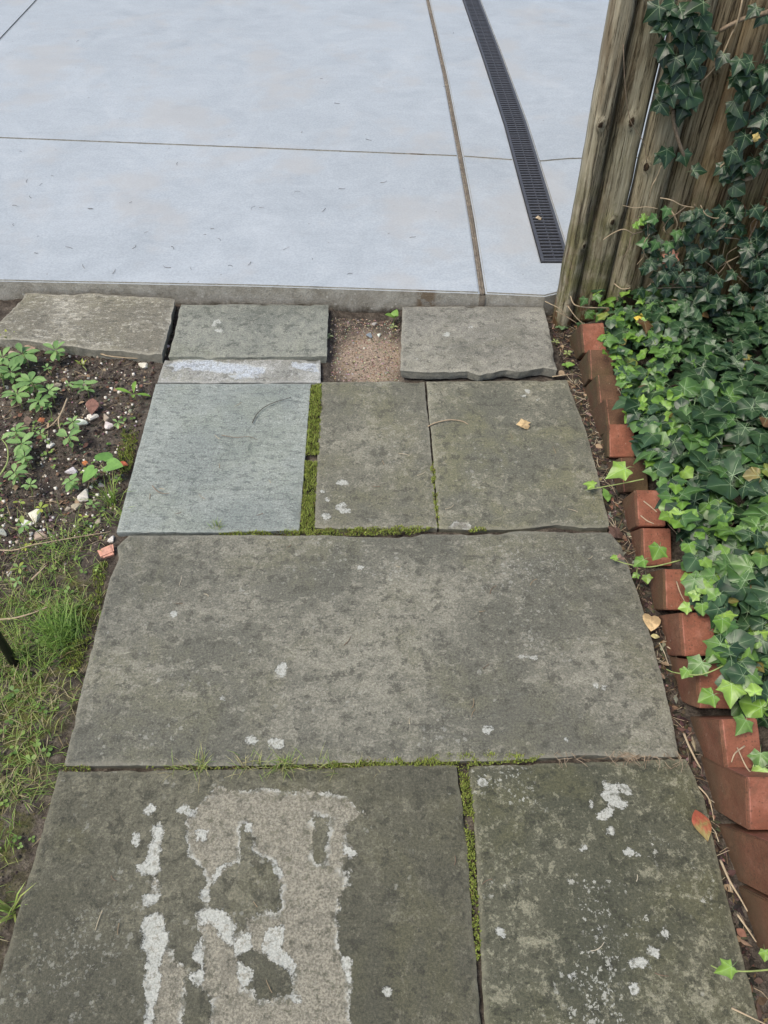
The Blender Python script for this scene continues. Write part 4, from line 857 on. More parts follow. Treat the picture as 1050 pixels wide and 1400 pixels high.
    for i in range(26):
        px = rr.uniform(860, 1050); py = rr.uniform(270, 430); a = rr.uniform(0, 6.28); q = [(px, py, 0.02)]
        for k in range(3): a += rr.gauss(0, 0.5); px += 16 * math.cos(a); py += 16 * math.sin(a); q.append((px, min(py, 440), 0.02 + 0.012 * rr.random()))
        stem(q, rr.uniform(0.001, 0.002), D if rr.random() < 0.5 else W)
fence_ivy()

def obovate(w=0.36, toothed=True, seed=0, n=6, fold=0.25, curl=-0.25):
    r = random.Random(seed); half = []
    for i in range(1, n + 1):
        t = i / (n + 1); ww = w * math.sin(math.pi * min(1, t ** 1.35)) ** 0.85
        if toothed and i >= n - 2: ww *= 1.07 if i % 2 else 0.96
        half.append((ww, t))
    V = [(0, 0, 0)]; Fc = []
    for ww, t in half:
        z = curl * t * t * 0.6
        V += [(-ww, t, z + fold * ww), (0, t, z), (ww, t, z + fold * ww)]
    V.append((0, 1.0, curl * 0.6)); e = len(V) - 1
    Fc += [(0, 2, 1), (0, 3, 2)]
    for i in range(n - 1):
        b = 1 + i * 3; Fc += [(b, b + 1, b + 4, b + 3), (b + 1, b + 2, b + 5, b + 4)]
    b = 1 + (n - 1) * 3; Fc += [(b, b + 1, e), (b + 1, b + 2, e)]
    return V, Fc
# ------------------------------------------------------------------ moss, grass, crumbs
def px_in(poly, n, z=-0.02, seed=0):
    """random points on the ground inside a polygon given in photo pixels"""
    r = np.random.default_rng(seed); Q = np.array([G(*p, z)[:2] for p in poly]); lo, hi = Q.min(0), Q.max(0); out = np.zeros((0, 2))
    while len(out) < n:
        P = lo + r.random((n * 2, 2)) * (hi - lo); out = np.vstack([out, P[sdf(P, [Q]) > 0]])
    return out[:n]
def moss(polys, name_label, z=0.0, dens=90000, h=0.006, seed=0, brown=0.15):
    bag = Bag(); r = random.Random(seed)
    for poly in polys:
        Q = np.array([G(*p, z)[:2] for p in poly]); a = 0.5 * abs(np.dot(Q[:, 0], np.roll(Q[:, 1], 1)) - np.dot(Q[:, 1], np.roll(Q[:, 0], 1)))
        n = int(min(max(a * dens * 1.9, 80), 11000))
        P = px_in(poly, n, z, seed + len(poly) + int(poly[0][1])); sd_ = sdf(P, [Q])
        for (x, y), e in zip(P, sd_):
            k = 0.5 + 0.5 * N3(x * 55, y * 55, 2); hh = h * (0.35 + 0.8 * k) * r.uniform(0.7, 1.3) * min(1, 0.45 + e * 120); w = r.uniform(0.0011, 0.0021)
            if N3(x * 28, y * 28, 8) > 0.30 and r.random() < 0.85: continue
            zb = z - 0.006 + 0.009 * k; dx, dy = r.gauss(0, 0.0022), r.gauss(0, 0.0022); a_ = r.uniform(0, 2.1)
            c = lerp((0.12, 0.155, 0.030), (0.38, 0.45, 0.11), min(1, max(0, k * 0.8 + r.gauss(0.05, 0.22))))
            if r.random() < brown: c = (0.16, 0.12, 0.06)
            V = [(x + w * math.cos(a_ + q * 2.094), y + w * math.sin(a_ + q * 2.094), zb) for q in range(3)] + [(x + dx, y + dy, zb + hh)]
            bag.add(V, [(0, 1, 3), (1, 2, 3), (2, 0, 3)], [tuple(q_ * 0.45 for q_ in c)] * 3 + [tuple(q_ * 1.35 for q_ in c)])
    o = bag.build('moss', M['moss'], smooth=False); tag(o, name_label, 'moss', kind='stuff'); return o
moss([[(424, 526), (440, 526), (438, 600), (436, 622), (416, 622), (420, 600)], [(417, 630), (434, 630), (430, 724), (410, 724)]], 'thick yellow green moss filling the wide joint beside the bluish flagstone', 0.0, 110000, 0.010, 1, 0.1)
moss([[(300, 727), (420, 724), (500, 720), (570, 719), (598, 721), (560, 731), (480, 732), (300, 732)], [(592, 630), (598, 660), (601, 720), (597, 720), (592, 680), (588, 640)], [(640, 723), (665, 719), (665, 726), (640, 727)]], 'thin moss along the joint behind the large flagstone', 0.0, 90000, 0.008, 2)
moss([[(440, 1044), (480, 1040), (520, 1035), (570, 1034), (620, 1028), (660, 1029), (745, 1031), (730, 1041), (660, 1045), (620, 1049), (560, 1047), (450, 1050)], [(626, 1046), (640, 1046), (648, 1110), (650, 1180), (655, 1250), (657, 1312), (651, 1312), (646, 1250), (640, 1180), (634, 1110)]], 'moss in the joint between the near flagstones', -0.002, 110000, 0.009, 3, 0.12)
moss([[(88, 1046), (125, 1046), (125, 1054), (85, 1056)], [(200, 1047), (480, 1043), (480, 1050), (200, 1052)]], 'patchy moss at the left end of the near joint', -0.003, 60000, 0.007, 4, 0.3)
moss([[(88, 880), (125, 870), (108, 920), (80, 935)], [(100, 850), (135, 800), (140, 820), (118, 880)], [(168, 585), (195, 570), (180, 640), (165, 660), (160, 610)], [(185, 530), (212, 525), (205, 545), (190, 550)], [(125, 775), (150, 765), (140, 800), (128, 805)]], 'soft moss patches on the soil along the left edge of the path', -0.018, 50000, 0.010, 5, 0.1)

def build_grass():
    bag = Bag(); r = random.Random(9)
    greens = [(0.10, 0.20, 0.030), (0.17, 0.29, 0.05), (0.25, 0.37, 0.08), (0.30, 0.36, 0.10)]; straw = [(0.36, 0.31, 0.17), (0.46, 0.40, 0.25), (0.27, 0.21, 0.11)]
    def blade(x, y, z, ln, az, el, w, c, curl=0.9):
        d = Vector((math.cos(az) * math.cos(el), math.sin(az) * math.cos(el), math.sin(el))); s = Vector((-math.sin(az), math.cos(az), 0)) * (w / 2)
        p0 = Vector((x, y, z)); p1 = p0 + d * ln * 0.55; d2 = Vector((d.x, d.y, d.z - curl * 0.55)).normalized(); p2 = p1 + d2 * ln * 0.45
        if p2.z < z + 0.002: p2.z = z + 0.002 + 0.004 * r.random()
        bag.add([p0 - s, p0 + s, p1 - s * 0.8, p1 + s * 0.8, p2], [(0, 1, 3, 2), (2, 3, 4)], [tuple(q_ * 0.5 for q_ in c)] * 2 + [c] * 2 + [tuple(q_ * 1.15 for q_ in c)])
    n = 0
    while n < 12500:
        y = r.uniform(0.08, 1.42); x = r.uniform(-1.35, slab_left(y) - 0.004)
        px, py = to_px((x, y, 0)); e = slab_left(y) - x
        dn = 0.5 + 0.75 * N3(x * 7, y * 7, 1)
        if y > 1.12: dn *= max(0, 1 - (y - 1.12) / 0.30) * 0.55
        if e < 0.055: dn *= 0.30
        if 1095 < py < 1215 and e < 0.16: dn *= 0.10
        if 895 < py < 935 and 70 < px < 110: dn *= 0.2
        if r.random() > dn: continue
        n += 1; k = r.random(); patch = 0.5 + 0.5 * N3(x * 9, y * 9, 4)
        c = r.choice(straw) if k < 0.18 + 0.34 * patch else lerp(r.choice(greens), r.choice(greens), r.random())
        blade(x, y, ground_z(x, y) - 0.003, r.uniform(0.020, 0.062), r.uniform(0, 6.283), math.radians(r.uniform(8, 62)), r.uniform(0.0009, 0.0021), c)
    def tuft(px, py, m, ln, cols, spread=0.012, el=(35, 80), az=(0, 6.283), z=-0.02, w=0.0020):
        p = G(px, py, z)
        for i in range(m):
            blade(p.x + r.gauss(0, spread), p.y + r.gauss(0, spread), z, ln * r.uniform(0.5, 1.15), r.uniform(*az), math.radians(r.uniform(*el)), w * r.uniform(0.7, 1.2), lerp(r.choice(cols), r.choice(cols), r.random()), 1.0)
    tuft(92, 872, 190, 0.085, greens[:3], 0.022, (20, 70), (1.2, 4.6)); tuft(80, 850, 90, 0.075, greens[:3], 0.025, (15, 65)); tuft(30, 905, 120, 0.07, greens, 0.04); tuft(25, 830, 90, 0.06, greens, 0.04)
    tuft(112, 740, 60, 0.06, greens, 0.03, (15, 60)); tuft(80, 760, 60, 0.06, greens, 0.03, (15, 60)); tuft(154, 690, 46, 0.10, greens[1:], 0.008, (45, 85)); tuft(165, 712, 40, 0.05, greens, 0.02, (10, 50))
    tuft(15, 1245, 10, 0.07, greens[1:], 0.006, (20, 65), w=0.004); tuft(8, 1160, 30, 0.05, greens, 0.02); tuft(60, 960, 60, 0.05, straw + greens, 0.04, (5, 30)); tuft(45, 1060, 70, 0.05, straw + greens, 0.05, (5, 30))
    tuft(296, 722, 26, 0.034, greens[1:3] + [straw[0]], 0.006, (25, 85), z=0.0, w=0.0013)
    for px, m_ in ((275, 26), (335, 16), (385, 26), (395, 20), (360, 12), (432, 10), (460, 8), (240, 8)):
        tuft(px, 1047, int(m_ * 1.5), 0.042, greens[1:] + [straw[1], straw[0]], 0.007, (12, 75), z=-0.002, w=0.0013)
    tuft(520, 1042, 8, 0.018, straw, 0.02, (5, 40), z=0.0, w=0.0009)
    VO, FO = obovate(0.42, False, 1, 3, 0.1, -0.1)      # little round weed leaves among the blades
    for i in range(420):
        y = r.uniform(0.1, 1.75); x = r.uniform(-1.3, slab_left(y) - 0.02)
        if N3(x * 6, y * 6, 12) < 0.05: continue
        c = lerp((0.10, 0.20, 0.04), (0.26, 0.38, 0.09), r.random()); a0 = r.uniform(0, 6.28); sc = r.uniform(0.006, 0.013)
        for q in range(3):
            a = a0 + q * 2.1; Mx = leaf_matrix((x, y, ground_z(x, y) + 0.012 * r.random() + 0.004), (r.gauss(0, 0.3), r.gauss(0, 0.3), 1), (math.cos(a), math.sin(a), 0.1), sc); bag.add([Mx @ Vector(v) for v in VO], FO, c)
    o = bag.build('grass', M['grass'], smooth=False); tag(o, 'short patchy green and straw grass along the left of the path', 'grass', kind='stuff')
build_grass()
OCTA = ([(1, 0, 0), (-1, 0, 0), (0, 1, 0), (0, -1, 0), (0, 0, 1), (0, 0, -1)], [(0, 2, 4), (2, 1, 4), (1, 3, 4), (3, 0, 4), (2, 0, 5), (1, 2, 5), (3, 1, 5), (0, 3, 5)])
def crumbs(poly, n, smin, smax, cols, label, name, cat, seed, flat=0.6, lng=1.0, z=-0.02):
    bag = Bag(); r = random.Random(seed)
    for x, y in px_in(poly, n, z, seed):
        s = smin + (smax - smin) * r.random() ** 2.6; R = Matrix.Rotation(r.uniform(0, 6.28), 3, 'Z') @ Matrix.Rotation(r.gauss(0, 0.35), 3, 'X'); c = r.choice(cols); c = tuple(q * r.uniform(0.7, 1.2) for q in c); l2 = r.uniform(1, lng)
        o = Vector((x, y, ground_z(x, y) + s * flat * 0.5))
        V = [o + R @ Vector((v[0] * s * l2 * r.uniform(0.7, 1.1), v[1] * s * r.uniform(0.5, 1), v[2] * s * flat * r.uniform(0.6, 1))) for v in OCTA[0]]
        bag.add(V, OCTA[1], c)
    o = bag.build(name, M['crumb'], smooth=False); tag(o, label, cat, kind='stuff')
SO = [(0.03, 0.022, 0.016), (0.05, 0.038, 0.028), (0.075, 0.058, 0.042), (0.022, 0.017, 0.013)]
crumbs([(-60, 470), (215, 488), (212, 525), (150, 740), (60, 790), (-110, 780)], 7500, 0.0015, 0.0075, SO * 2 + [(0.10, 0.082, 0.065), (0.13, 0.10, 0.08)] + [(0.16, 0.12, 0.085), (0.30, 0.26, 0.20), (0.11, 0.07, 0.05)], 'fine soil crumbs and grit in the planting bed', 'soil_crumbs', 'soil', 1)
crumbs([(222, 430), (245, 420), (232, 486), (218, 486)], 260, 0.002, 0.007, SO + [(0.12, 0.08, 0.06), (0.2, 0.15, 0.1)], 'dark crumbs of bark in the gap beside the tilted flagstone', 'bark_crumbs', 'bark', 2, 0.4, 2.5)
crumbs([(752, 425), (800, 440), (815, 540), (850, 690), (880, 790), (915, 900), (960, 1050), (1010, 1230), (1050, 1400), (1075, 1500), (1060, 1500), (1040, 1400), (985, 1190), (930, 1040), (905, 920), (838, 730), (778, 520), (760, 470)], 3800, 0.002, 0.008, SO * 4 + [(0.10, 0.07, 0.05), (0.17, 0.12, 0.08), (0.24, 0.20, 0.15)], 'dark bark crumbs in the strip between flagstones and bricks', 'bark_crumbs', 'bark', 3, 0.4, 2.6)
crumbs([(452, 432), (546, 436), (546, 519), (452, 519)], 2600, 0.0014, 0.0045, [(0.24, 0.18, 0.13), (0.16, 0.12, 0.09), (0.33, 0.27, 0.20), (0.10, 0.075, 0.055), (0.40, 0.35, 0.28)], 'tan grit and sand in the gap where a flagstone is missing', 'sand_grit', 'grit', 4)
crumbs([(-140, 800), (130, 780), (100, 930), (60, 1080), (20, 1220), (-20, 1400), (-140, 1400)], 1600, 0.0015, 0.005, SO, 'soil crumbs between the grass left of the path', 'soil_crumbs', 'soil', 5)
def litter():
    """needles and stem bits nobody could count"""
    bag = Bag(); r = random.Random(15)
    def bit(x, y, z, ln, rad, c):
        a = r.uniform(0, 6.28); b = a + r.gauss(0, 0.5); p0 = Vector((x, y, z + rad)); p1 = p0 + Vector((math.cos(a), math.sin(a), r.uniform(0, 0.08))) * ln * 0.5; p2 = p1 + Vector((math.cos(b), math.sin(b), r.uniform(-0.08, 0.02))) * ln * 0.5
        V, Fc = tube([p0, p1, p2], rad, rad * 0.6, 4); bag.add(V, Fc, c)
    for x, y in px_in([(-60, 470), (215, 488), (150, 740), (60, 800), (-110, 780)], 330, -0.02, 3): bit(x, y, ground_z(x, y), r.uniform(0.015, 0.06), r.uniform(0.0006, 0.0013), r.choice([(0.28, 0.22, 0.14), (0.16, 0.11, 0.07), (0.36, 0.3, 0.2), (0.09, 0.06, 0.04)]))
    strip = [(752, 425), (800, 440), (815, 540), (850, 690), (880, 790), (915, 900), (960, 1050), (1010, 1230), (1050, 1400), (1040, 1400), (985, 1190), (930, 1040), (905, 920), (838, 730), (778, 520), (760, 470)]
    for x, y in px_in(strip, 300, -0.02, 4): bit(x, y, ground_z(x, y) + 0.003, r.uniform(0.012, 0.055), r.uniform(0.0006, 0.0014), r.choice([(0.28, 0.22, 0.15), (0.16, 0.11, 0.07), (0.42, 0.36, 0.26), (0.08, 0.055, 0.04)]))
    for x, y in px_in([(455, 435), (545, 440), (545, 515), (455, 515)], 70, -0.02, 5): bit(x, y, ground_z(x, y) + 0.002, r.uniform(0.01, 0.03), 0.0007, r.choice([(0.4, 0.33, 0.23), (0.16, 0.11, 0.07)]))
    for (px, py) in [(870, 1035), (860, 1033), (885, 1036), (850, 1035), (780, 1037), (930, 1040)]:
        for k in range(14): p = G(px + r.gauss(0, 10), py + r.gauss(0, 2), 0.0); bit(p.x, p.y, p.z, r.uniform(0.01, 0.03), 0.0007, r.choice([(0.3, 0.24, 0.17), (0.2, 0.15, 0.1)]))
    o = bag.build('dry_litter', M['crumb'], smooth=False); tag(o, 'fine dry stems and needles scattered over the soil', 'litter', kind='stuff')
    bag4 = Bag(); VO, FO = obovate(0.34, False, 2, 4, 0.2, -0.3)
    for x, y in list(px_in([(-60, 490), (205, 500), (150, 740), (60, 800), (-110, 780)], 150, -0.02, 13)) + list(px_in(strip, 60, -0.02, 14)):
        Mx = leaf_matrix((x, y, ground_z(x, y) + 0.004), (r.gauss(0, 0.45), r.gauss(0, 0.45), 1), (math.cos(r.uniform(0, 6.28)), math.sin(r.uniform(0, 6.28)), 0), r.uniform(0.008, 0.022))
        c = r.choice([(0.16, 0.10, 0.065), (0.24, 0.16, 0.10), (0.10, 0.065, 0.05), (0.30, 0.22, 0.14), (0.20, 0.10, 0.07)]); bag4.add([Mx @ Vector(v) for v in VO], FO, c)
    o = bag4.build('leaf_litter', M['crumb']); tag(o, 'small scraps of brown dead leaf on the soil', 'litter', kind='stuff')
    bag2 = Bag()
    def curl(px, py, z, ln, rad, c, bend):
        p = G(px, py, z); a = r.uniform(0, 6.28); pts = [p + Vector((0, 0, rad))]
        for k in range(4): a += bend; p = p + Vector((math.cos(a), math.sin(a), 0)) * ln / 4; pts.append(p + Vector((0, 0, rad + 0.001)))
        V, Fc = tube(pts, rad, rad * 0.7, 4); bag2.add(V, Fc, c)
    for (px, py) in [(27, 207), (77, 205), (37, 250), (70, 240), (43, 271), (17, 281), (180, 276), (58, 251), (122, 286), (19, 309), (54, 323), (47, 346), (99, 340), (181, 340), (116, 367), (197, 319), (234, 337), (301, 329), (282, 321), (288, 313), (262, 369), (234, 366), (312, 363), (343, 358), (427, 355), (354, 284), (445, 285), (349, 282), (410, 262), (463, 258), (413, 182), (441, 108), (457, 141), (105, 58), (258, 384), (154, 375), (475, 375), (387, 342), (120, 285), (243, 222), (560, 325), (530, 320), (614, 118), (620, 45), (500, 190), (520, 250)]:
        curl(px, py, DZ + 0.001, r.uniform(0.008, 0.034), r.uniform(0.0005, 0.0009), r.choice([(0.10, 0.085, 0.07), (0.16, 0.14, 0.11), (0.07, 0.06, 0.05)]), r.uniform(-0.5, 0.5))
    o = bag2.build('needle_litter', M['crumb'], smooth=False); tag(o, 'small dark curled needles scattered on the pale concrete', 'litter', kind='stuff')
    bag3 = Bag()
    def pale(px, py, ln, bend=None, c=(0.42, 0.36, 0.25)):
        p = G(px, py, 0.004); a = r.uniform(0, 6.28); b = r.uniform(-0.35, 0.35) if bend is None else bend; pts = [p]
        for k in range(4): a += b; p = p + Vector((math.cos(a), math.sin(a), 0)) * ln / 4; pts.append(p + Vector((0, 0, 0.0005)))
        V, Fc = tube(pts, 0.0009, 0.0006, 4); bag3.add(V, Fc, c)
    for px, py in [(152, 1197), (163, 1262), (140, 1245), (352, 1240), (372, 1357), (622, 1170), (673, 1202), (870, 1205), (808, 1300), (895, 1330), (650, 970), (670, 812), (655, 836), (245, 800), (285, 815), (250, 825), (398, 745), (470, 882), (645, 968), (660, 914), (725, 800), (218, 668), (280, 682), (248, 700), (205, 675), (360, 702), (370, 660), (525, 635), (545, 620), (520, 665), (570, 650), (790, 700), (700, 600), (330, 550), (300, 600), (760, 620), (620, 690), (548, 775), (560, 990), (810, 760), (300, 640)]:
        pale(px, py, r.uniform(0.012, 0.032), None, r.choice([(0.42, 0.36, 0.25), (0.25, 0.19, 0.12), (0.16, 0.11, 0.075), (0.45, 0.40, 0.30)]))
    o = bag3.build('needle_litter', M['crumb'], smooth=False); tag(o, 'thin pale needles lying loose on the flagstones', 'litter', kind='stuff')
litter()

# ------------------------------------------------------------------ pebbles and shards
def pebble_mesh(seed):
    bm = bmesh.new(); bmesh.ops.create_icosphere(bm, subdivisions=2, radius=1)
    for v in bm.verts:
        q = v.co.copy(); k = 1 + 0.30 * N3(q.x * 1.3 + seed * 5, q.y * 1.3, q.z * 1.3) + 0.10 * N3(q.x * 3.5, q.y * 3.5 + seed, q.z * 3.5); v.co = q * k
        for ax in ((1, 0.2, 0.3), (-0.4, 1, 0.2), (-0.6, -0.8, 0.3), (0.1, 0.2, 1)):      # knock flats
            n = Vector(ax).normalized(); d = v.co.dot(n)
            if d > 0.60: v.co -= n * (d - 0.60)
    me = bpy.data.meshes.new('pebble'); bm.to_mesh(me); bm.free(); me.materials.append(M['stone_obj']); me.polygons.foreach_set('use_smooth', [True] * len(me.polygons)); me.set_sharp_from_angle(angle=math.radians(28)); return me
def stone_obj():
    m = Mat('pebble_by_object'); v = m.coord(); c = m.node('ShaderNodeObjectInfo').outputs['Color']; a = m.noise(v, 1.6, 5, 0.65); g = m.noise(v, 9, 4, 0.7)
    col = m.mix(0.9, c, m.ramp(a, [(0.3, (0.8, 0.78, 0.72)), (0.6, (1.0, 1.0, 1.0)), (0.8, (1.1, 1.1, 1.1))]), 'MULTIPLY'); col = m.mix(m.rng(g, 0.62, 0.75), col, m.mix(0.5, col, (0.12, 0.09, 0.06)))
    z_ = m.xyz(v)[2]; col = m.mix(m.rng(m.math('ADD', z_, m.math('MULTIPLY', a, 0.8)), 0.55, 0.15), col, (0.10, 0.078, 0.058))
    return m.done(col, 0.75, m.bump(g, 0.4, 0.03), 0.3)
M['stone_obj'] = stone_obj(); PB = [pebble_mesh(k) for k in range(5)]
WH, TAN, GRY, BLU = (0.70, 0.66, 0.58), (0.42, 0.35, 0.27), (0.38, 0.37, 0.33), (0.22, 0.26, 0.29)
def pebbles():
    r = random.Random(4)
    L = [(43, 482, 17, TAN, 'tan flat pebble just in front of the tilted sandy flagstone'), (18, 487, 12, TAN, 'pinkish pebble at the far left end of the bed'), (197, 502, 15, WH, 'upright pale pebble beside the narrow flagstone strip'), (227, 475, 12, WH, 'white pebble wedged between the two upper left flagstones'), (225, 486, 8, TAN, 'tiny tan pebble below the wedged white one'),
         (80, 530, 12, TAN, 'pale pebble behind the leafy groundcover clump'), (127, 573, 16, WH, 'broad whitish pebble just below the curled brown leaf'), (146, 574, 12, TAN, 'slim tan pebble above a rounder pale one'), (149, 585, 17, WH, 'rounded whitish pebble near the heart leaved weed'), (112, 583, 18, WH, 'pale angular pebble partly under green leaves'), (70, 612, 12, WH, 'small oval white pebble alone on dark soil'),
         (98, 643, 16, WH, 'lens shaped white pebble left of the heart leaved weed'), (143, 640, 13, WH, 'whitish pebble under the heart shaped leaves'), (137, 660, 11, GRY, 'greyish pebble at the foot of the tall grass tuft'), (115, 679, 22, WH, 'largest bright white stone in the planting bed'), (46, 701, 21, WH, 'big white angular stone beside yellowing leaves'), (32, 710, 15, WH, 'white stone leaning against the bigger angular one'),
         (21, 706, 8, WH, 'small white pebble left of the leaning white stone'), (53, 730, 19, TAN, 'long cream pebble below the white stones'), (1, 725, 15, GRY, 'pale stone cut by the left edge of the photo'), (153, 739, 12, WH, 'white pebble next to the corner of the big flagstone'), (135, 713, 11, TAN, 'tan pebble in the grass beside the bluish flagstone'), (104, 692, 14, TAN, 'tan pebble below the largest white stone'), (92, 694, 9, TAN, 'small tan pebble in a cluster of grit'),
         (10, 780, 9, WH, 'small white pebble among roots and thin grass'), (512, 440, 9, GRY, 'grey lump of stone at the back of the sandy gap'), (505, 455, 12, BLU, 'flat blue grey chip in the sandy gap'), (518, 455, 7, WH, 'small white pebble in the sandy gap'), (498, 472, 5, WH, 'tiny white pebble in the middle of the sandy gap')]
    small = [(r.uniform(0, 190), r.uniform(490, 745)) for _ in range(330)]
    for px, py, sp, c, lab in L:
        z = -0.015; p = G(px, py, z); s = sp / FPX * (p - Vector((0, 0, CAM_H))).length / 2
        o = bpy.data.objects.new('pebble', PB[r.randrange(5)]); link(o); o.location = (p.x, p.y, ground_z(p.x, p.y) + s * 0.30); o.scale = (s * 1.1, s * r.uniform(0.75, 0.95), s * 0.62)
        o.rotation_euler = (r.gauss(0, 0.2), r.gauss(0, 0.2), r.uniform(0, 6.28)); o.color = (*[q * r.uniform(0.92, 1.06) for q in c], 1); tag(o, lab, 'pebble', 'pebbles in the soil')
    bag = Bag()
    for px, py in small:
        p = G(px, py, -0.02)
        if p.x > slab_left(p.y) - 0.02: continue
        s = 0.0018 + 0.0045 * r.random() ** 2; q = Vector((p.x, p.y, ground_z(p.x, p.y) + s * 0.4)); me = PB[r.randrange(5)]
        bag.add([q + Vector(v.co) * s for v in me.vertices], [tuple(f.vertices) for f in me.polygons], r.choice((WH, WH, TAN)))
    o = bag.build('gravel', M['pebble']); tag(o, 'tiny pale gravel bits strewn through the planting bed', 'gravel', kind='stuff')
pebbles()

# ------------------------------------------------------------------ small plants of the bed
PACH = [make_mesh('leaf', *obovate(0.235, True, k, 8, curl=-0.2 - 0.15 * k), M['soft_leaf']) for k in range(3)]
LANCE = make_mesh('leaf', *obovate(0.13, False, 5, fold=0.5, curl=-0.35), M['soft_leaf'])
def heart():
    V = [(0, 0.05, 0.02)]; ring = [(0, -0.02), (0.16, -0.14), (0.36, -0.10), (0.48, 0.10), (0.46, 0.34), (0.34, 0.58), (0.16, 0.80), (0, 0.95)]; ring += [(-x, y) for x, y in ring[1:-1]][::-1]; n = len(ring)
    for s in (0.55, 1): V += [(x * s, 0.05 + (y - 0.05) * s, 0.10 * abs(x * s) - 0.22 * (y * s) ** 2) for x, y in ring]
    Fc = [(0, 1 + i, 1 + (i + 1) % n)[::-1] for i in range(n)] + [(1 + i, 1 + n + i, 1 + n + (i + 1) % n, 1 + (i + 1) % n)[::-1] for i in range(n)]
    return V, Fc
HEART = make_mesh('leaf', *heart(), M['soft_leaf'])
GRN = [(0.14, 0.26, 0.085), (0.21, 0.36, 0.12), (0.28, 0.44, 0.16)]; YEL = [(0.36, 0.40, 0.06), (0.30, 0.38, 0.08)]
def plant(px, py, rpx, label, leaves=7, mesh=None, height=0.05, cols=GRN, seed=0, cat='plant', name='groundcover_plant', group=None, elev=0.25, whorls=1, lscale=1.0, out=0.08):
    r = random.Random(seed * 13 + int(px) * 7 + int(py)); p = G(px, py + 4, -0.01); base = Vector((p.x, p.y, ground_z(p.x, p.y) - 0.004))
    s = rpx / FPX * (p - Vector((0, 0, CAM_H))).length; root = empty(name, base); tag(root, label, cat, group)
    top = Vector((r.gauss(0, 0.006), r.gauss(0, 0.006), height)); V, Fc = tube([(0, 0, 0), tuple(top * 0.5 + Vector((0.004, 0, 0))), tuple(top)], 0.0016, 0.0012, 5); mobj('stem', V, Fc, M['green_stem'], root)
    a0 = r.uniform(0, 6.28)
    for wv in range(whorls):
        for i in range(leaves):
            a = a0 + wv * 0.6 + i * 6.283 / leaves + r.gauss(0, 0.18); sc = s * lscale * r.uniform(0.72, 1.12) * (1 - 0.25 * (1 - wv / max(1, whorls - 1) if whorls > 1 else 0)); el = elev + r.gauss(0, 0.2) - 0.15 * (whorls - 1 - wv)
            d = Vector((math.cos(a), math.sin(a), el)); n = Vector((-math.cos(a) * el, -math.sin(a) * el, 1)) + Vector((r.gauss(0, 0.15), r.gauss(0, 0.15), 0))
            o = bpy.data.objects.new('leaf', mesh or PACH[r.randrange(3)]); link(o, root); o.matrix_basis = leaf_matrix(top - Vector((0, 0, 0.014 * (whorls - 1 - wv))) + d * sc * out, n, d, sc)
            o.color = (*lerp(r.choice(cols), r.choice(cols), r.random()), 1)
    return root
PL = [(81, 490, 18, 6, 'leafy groundcover sprig in front of the tilted flagstone', GRN), (40, 500, 25, 7, 'broad leafed groundcover sprig at the back left of the bed', GRN), (10, 504, 20, 6, 'groundcover sprig at the far left edge under the flagstone', GRN), (70, 510, 9, 5, 'tiny groundcover sprig between two larger ones at the back', GRN), (6, 528, 19, 6, 'groundcover sprig cut by the left edge of the photo', GRN), (24, 524, 18, 7, 'dark green groundcover sprig in the dense clump, back row', GRN[:2]),
      (50, 536, 24, 8, 'widest groundcover sprig in the middle of the dense clump', GRN), (31, 556, 20, 6, 'pale green groundcover sprig at the front of the dense clump', GRN[1:]), (60, 556, 17, 7, 'groundcover sprig at the front right of the dense clump', GRN), (74, 546, 16, 6, 'groundcover sprig at the right end of the dense clump', GRN), (70, 566, 10, 4, 'small low groundcover sprig below the dense clump', GRN), (121, 538, 17, 6, 'single groundcover sprig above the curled brown leaf', GRN), (98, 530, 8, 4, 'tiny sprig beside a pale pebble', GRN),
      (23, 600, 18, 6, 'groundcover sprig with a yellow green tip, left of the bed middle', GRN[1:]), (40, 617, 20, 8, 'bushy groundcover sprig in the left middle of the bed', GRN), (42, 633, 16, 7, 'lower sprig of the bushy left groundcover clump', GRN), (105, 592, 14, 6, 'groundcover sprig growing over a pale angular pebble', GRN), (98, 612, 18, 6, 'spread groundcover sprig in the middle of the bed', GRN), (65, 600, 10, 4, 'thin little sprig between two groundcover clumps', GRN), (25, 652, 20, 6, 'upright groundcover sprig at the left with curved stem', GRN), (40, 668, 15, 7, 'round rosette sprig low at the left', GRN[1:]),
      (93, 665, 17, 7, 'groundcover rosette left of the largest white stone', GRN[1:]), (25, 690, 11, 3, 'yellowing sprig above the white stones', YEL), (62, 698, 13, 5, 'yellowing lobed sprig beside the big white stone', YEL), (36, 722, 14, 5, 'yellow green sprig between the white stones', YEL + GRN), (34, 747, 9, 4, 'small yellowish sprig below the white stones', YEL), (32, 777, 13, 5, 'yellow green weed at the edge of the grass', YEL + GRN), (28, 797, 10, 4, 'small green weed in the grass', GRN), (2, 668, 9, 5, 'tiny sprig at the left edge above the white stones', GRN),
      (112, 716, 10, 3, 'bright small seedling in the grass', YEL), (134, 694, 10, 4, 'little green seedling right of the largest white stone', GRN), (168, 583, 10, 5, 'small upright seedling beside the bluish flagstone', GRN), (107, 919, 7, 3, 'tiny bright clover sprig beside the big flagstone edge', YEL), (117, 475, 0.1, 0, '', GRN)]
for i, (px, py, rp, nl, lab, cols) in enumerate(PL):
    if nl: plant(px, py, rp * 0.84, lab, nl, None, 0.022 + rp * 0.0016, cols, i, group='small plants in the bed', whorls=2 if rp > 15 else 1)
plant(184, 543, 26, 'seedling with long lance leaves at the edge of the bluish flagstone', 4, LANCE, 0.03, [(0.20, 0.36, 0.06), (0.26, 0.42, 0.08)], 50, name='seedling', elev=0.45)
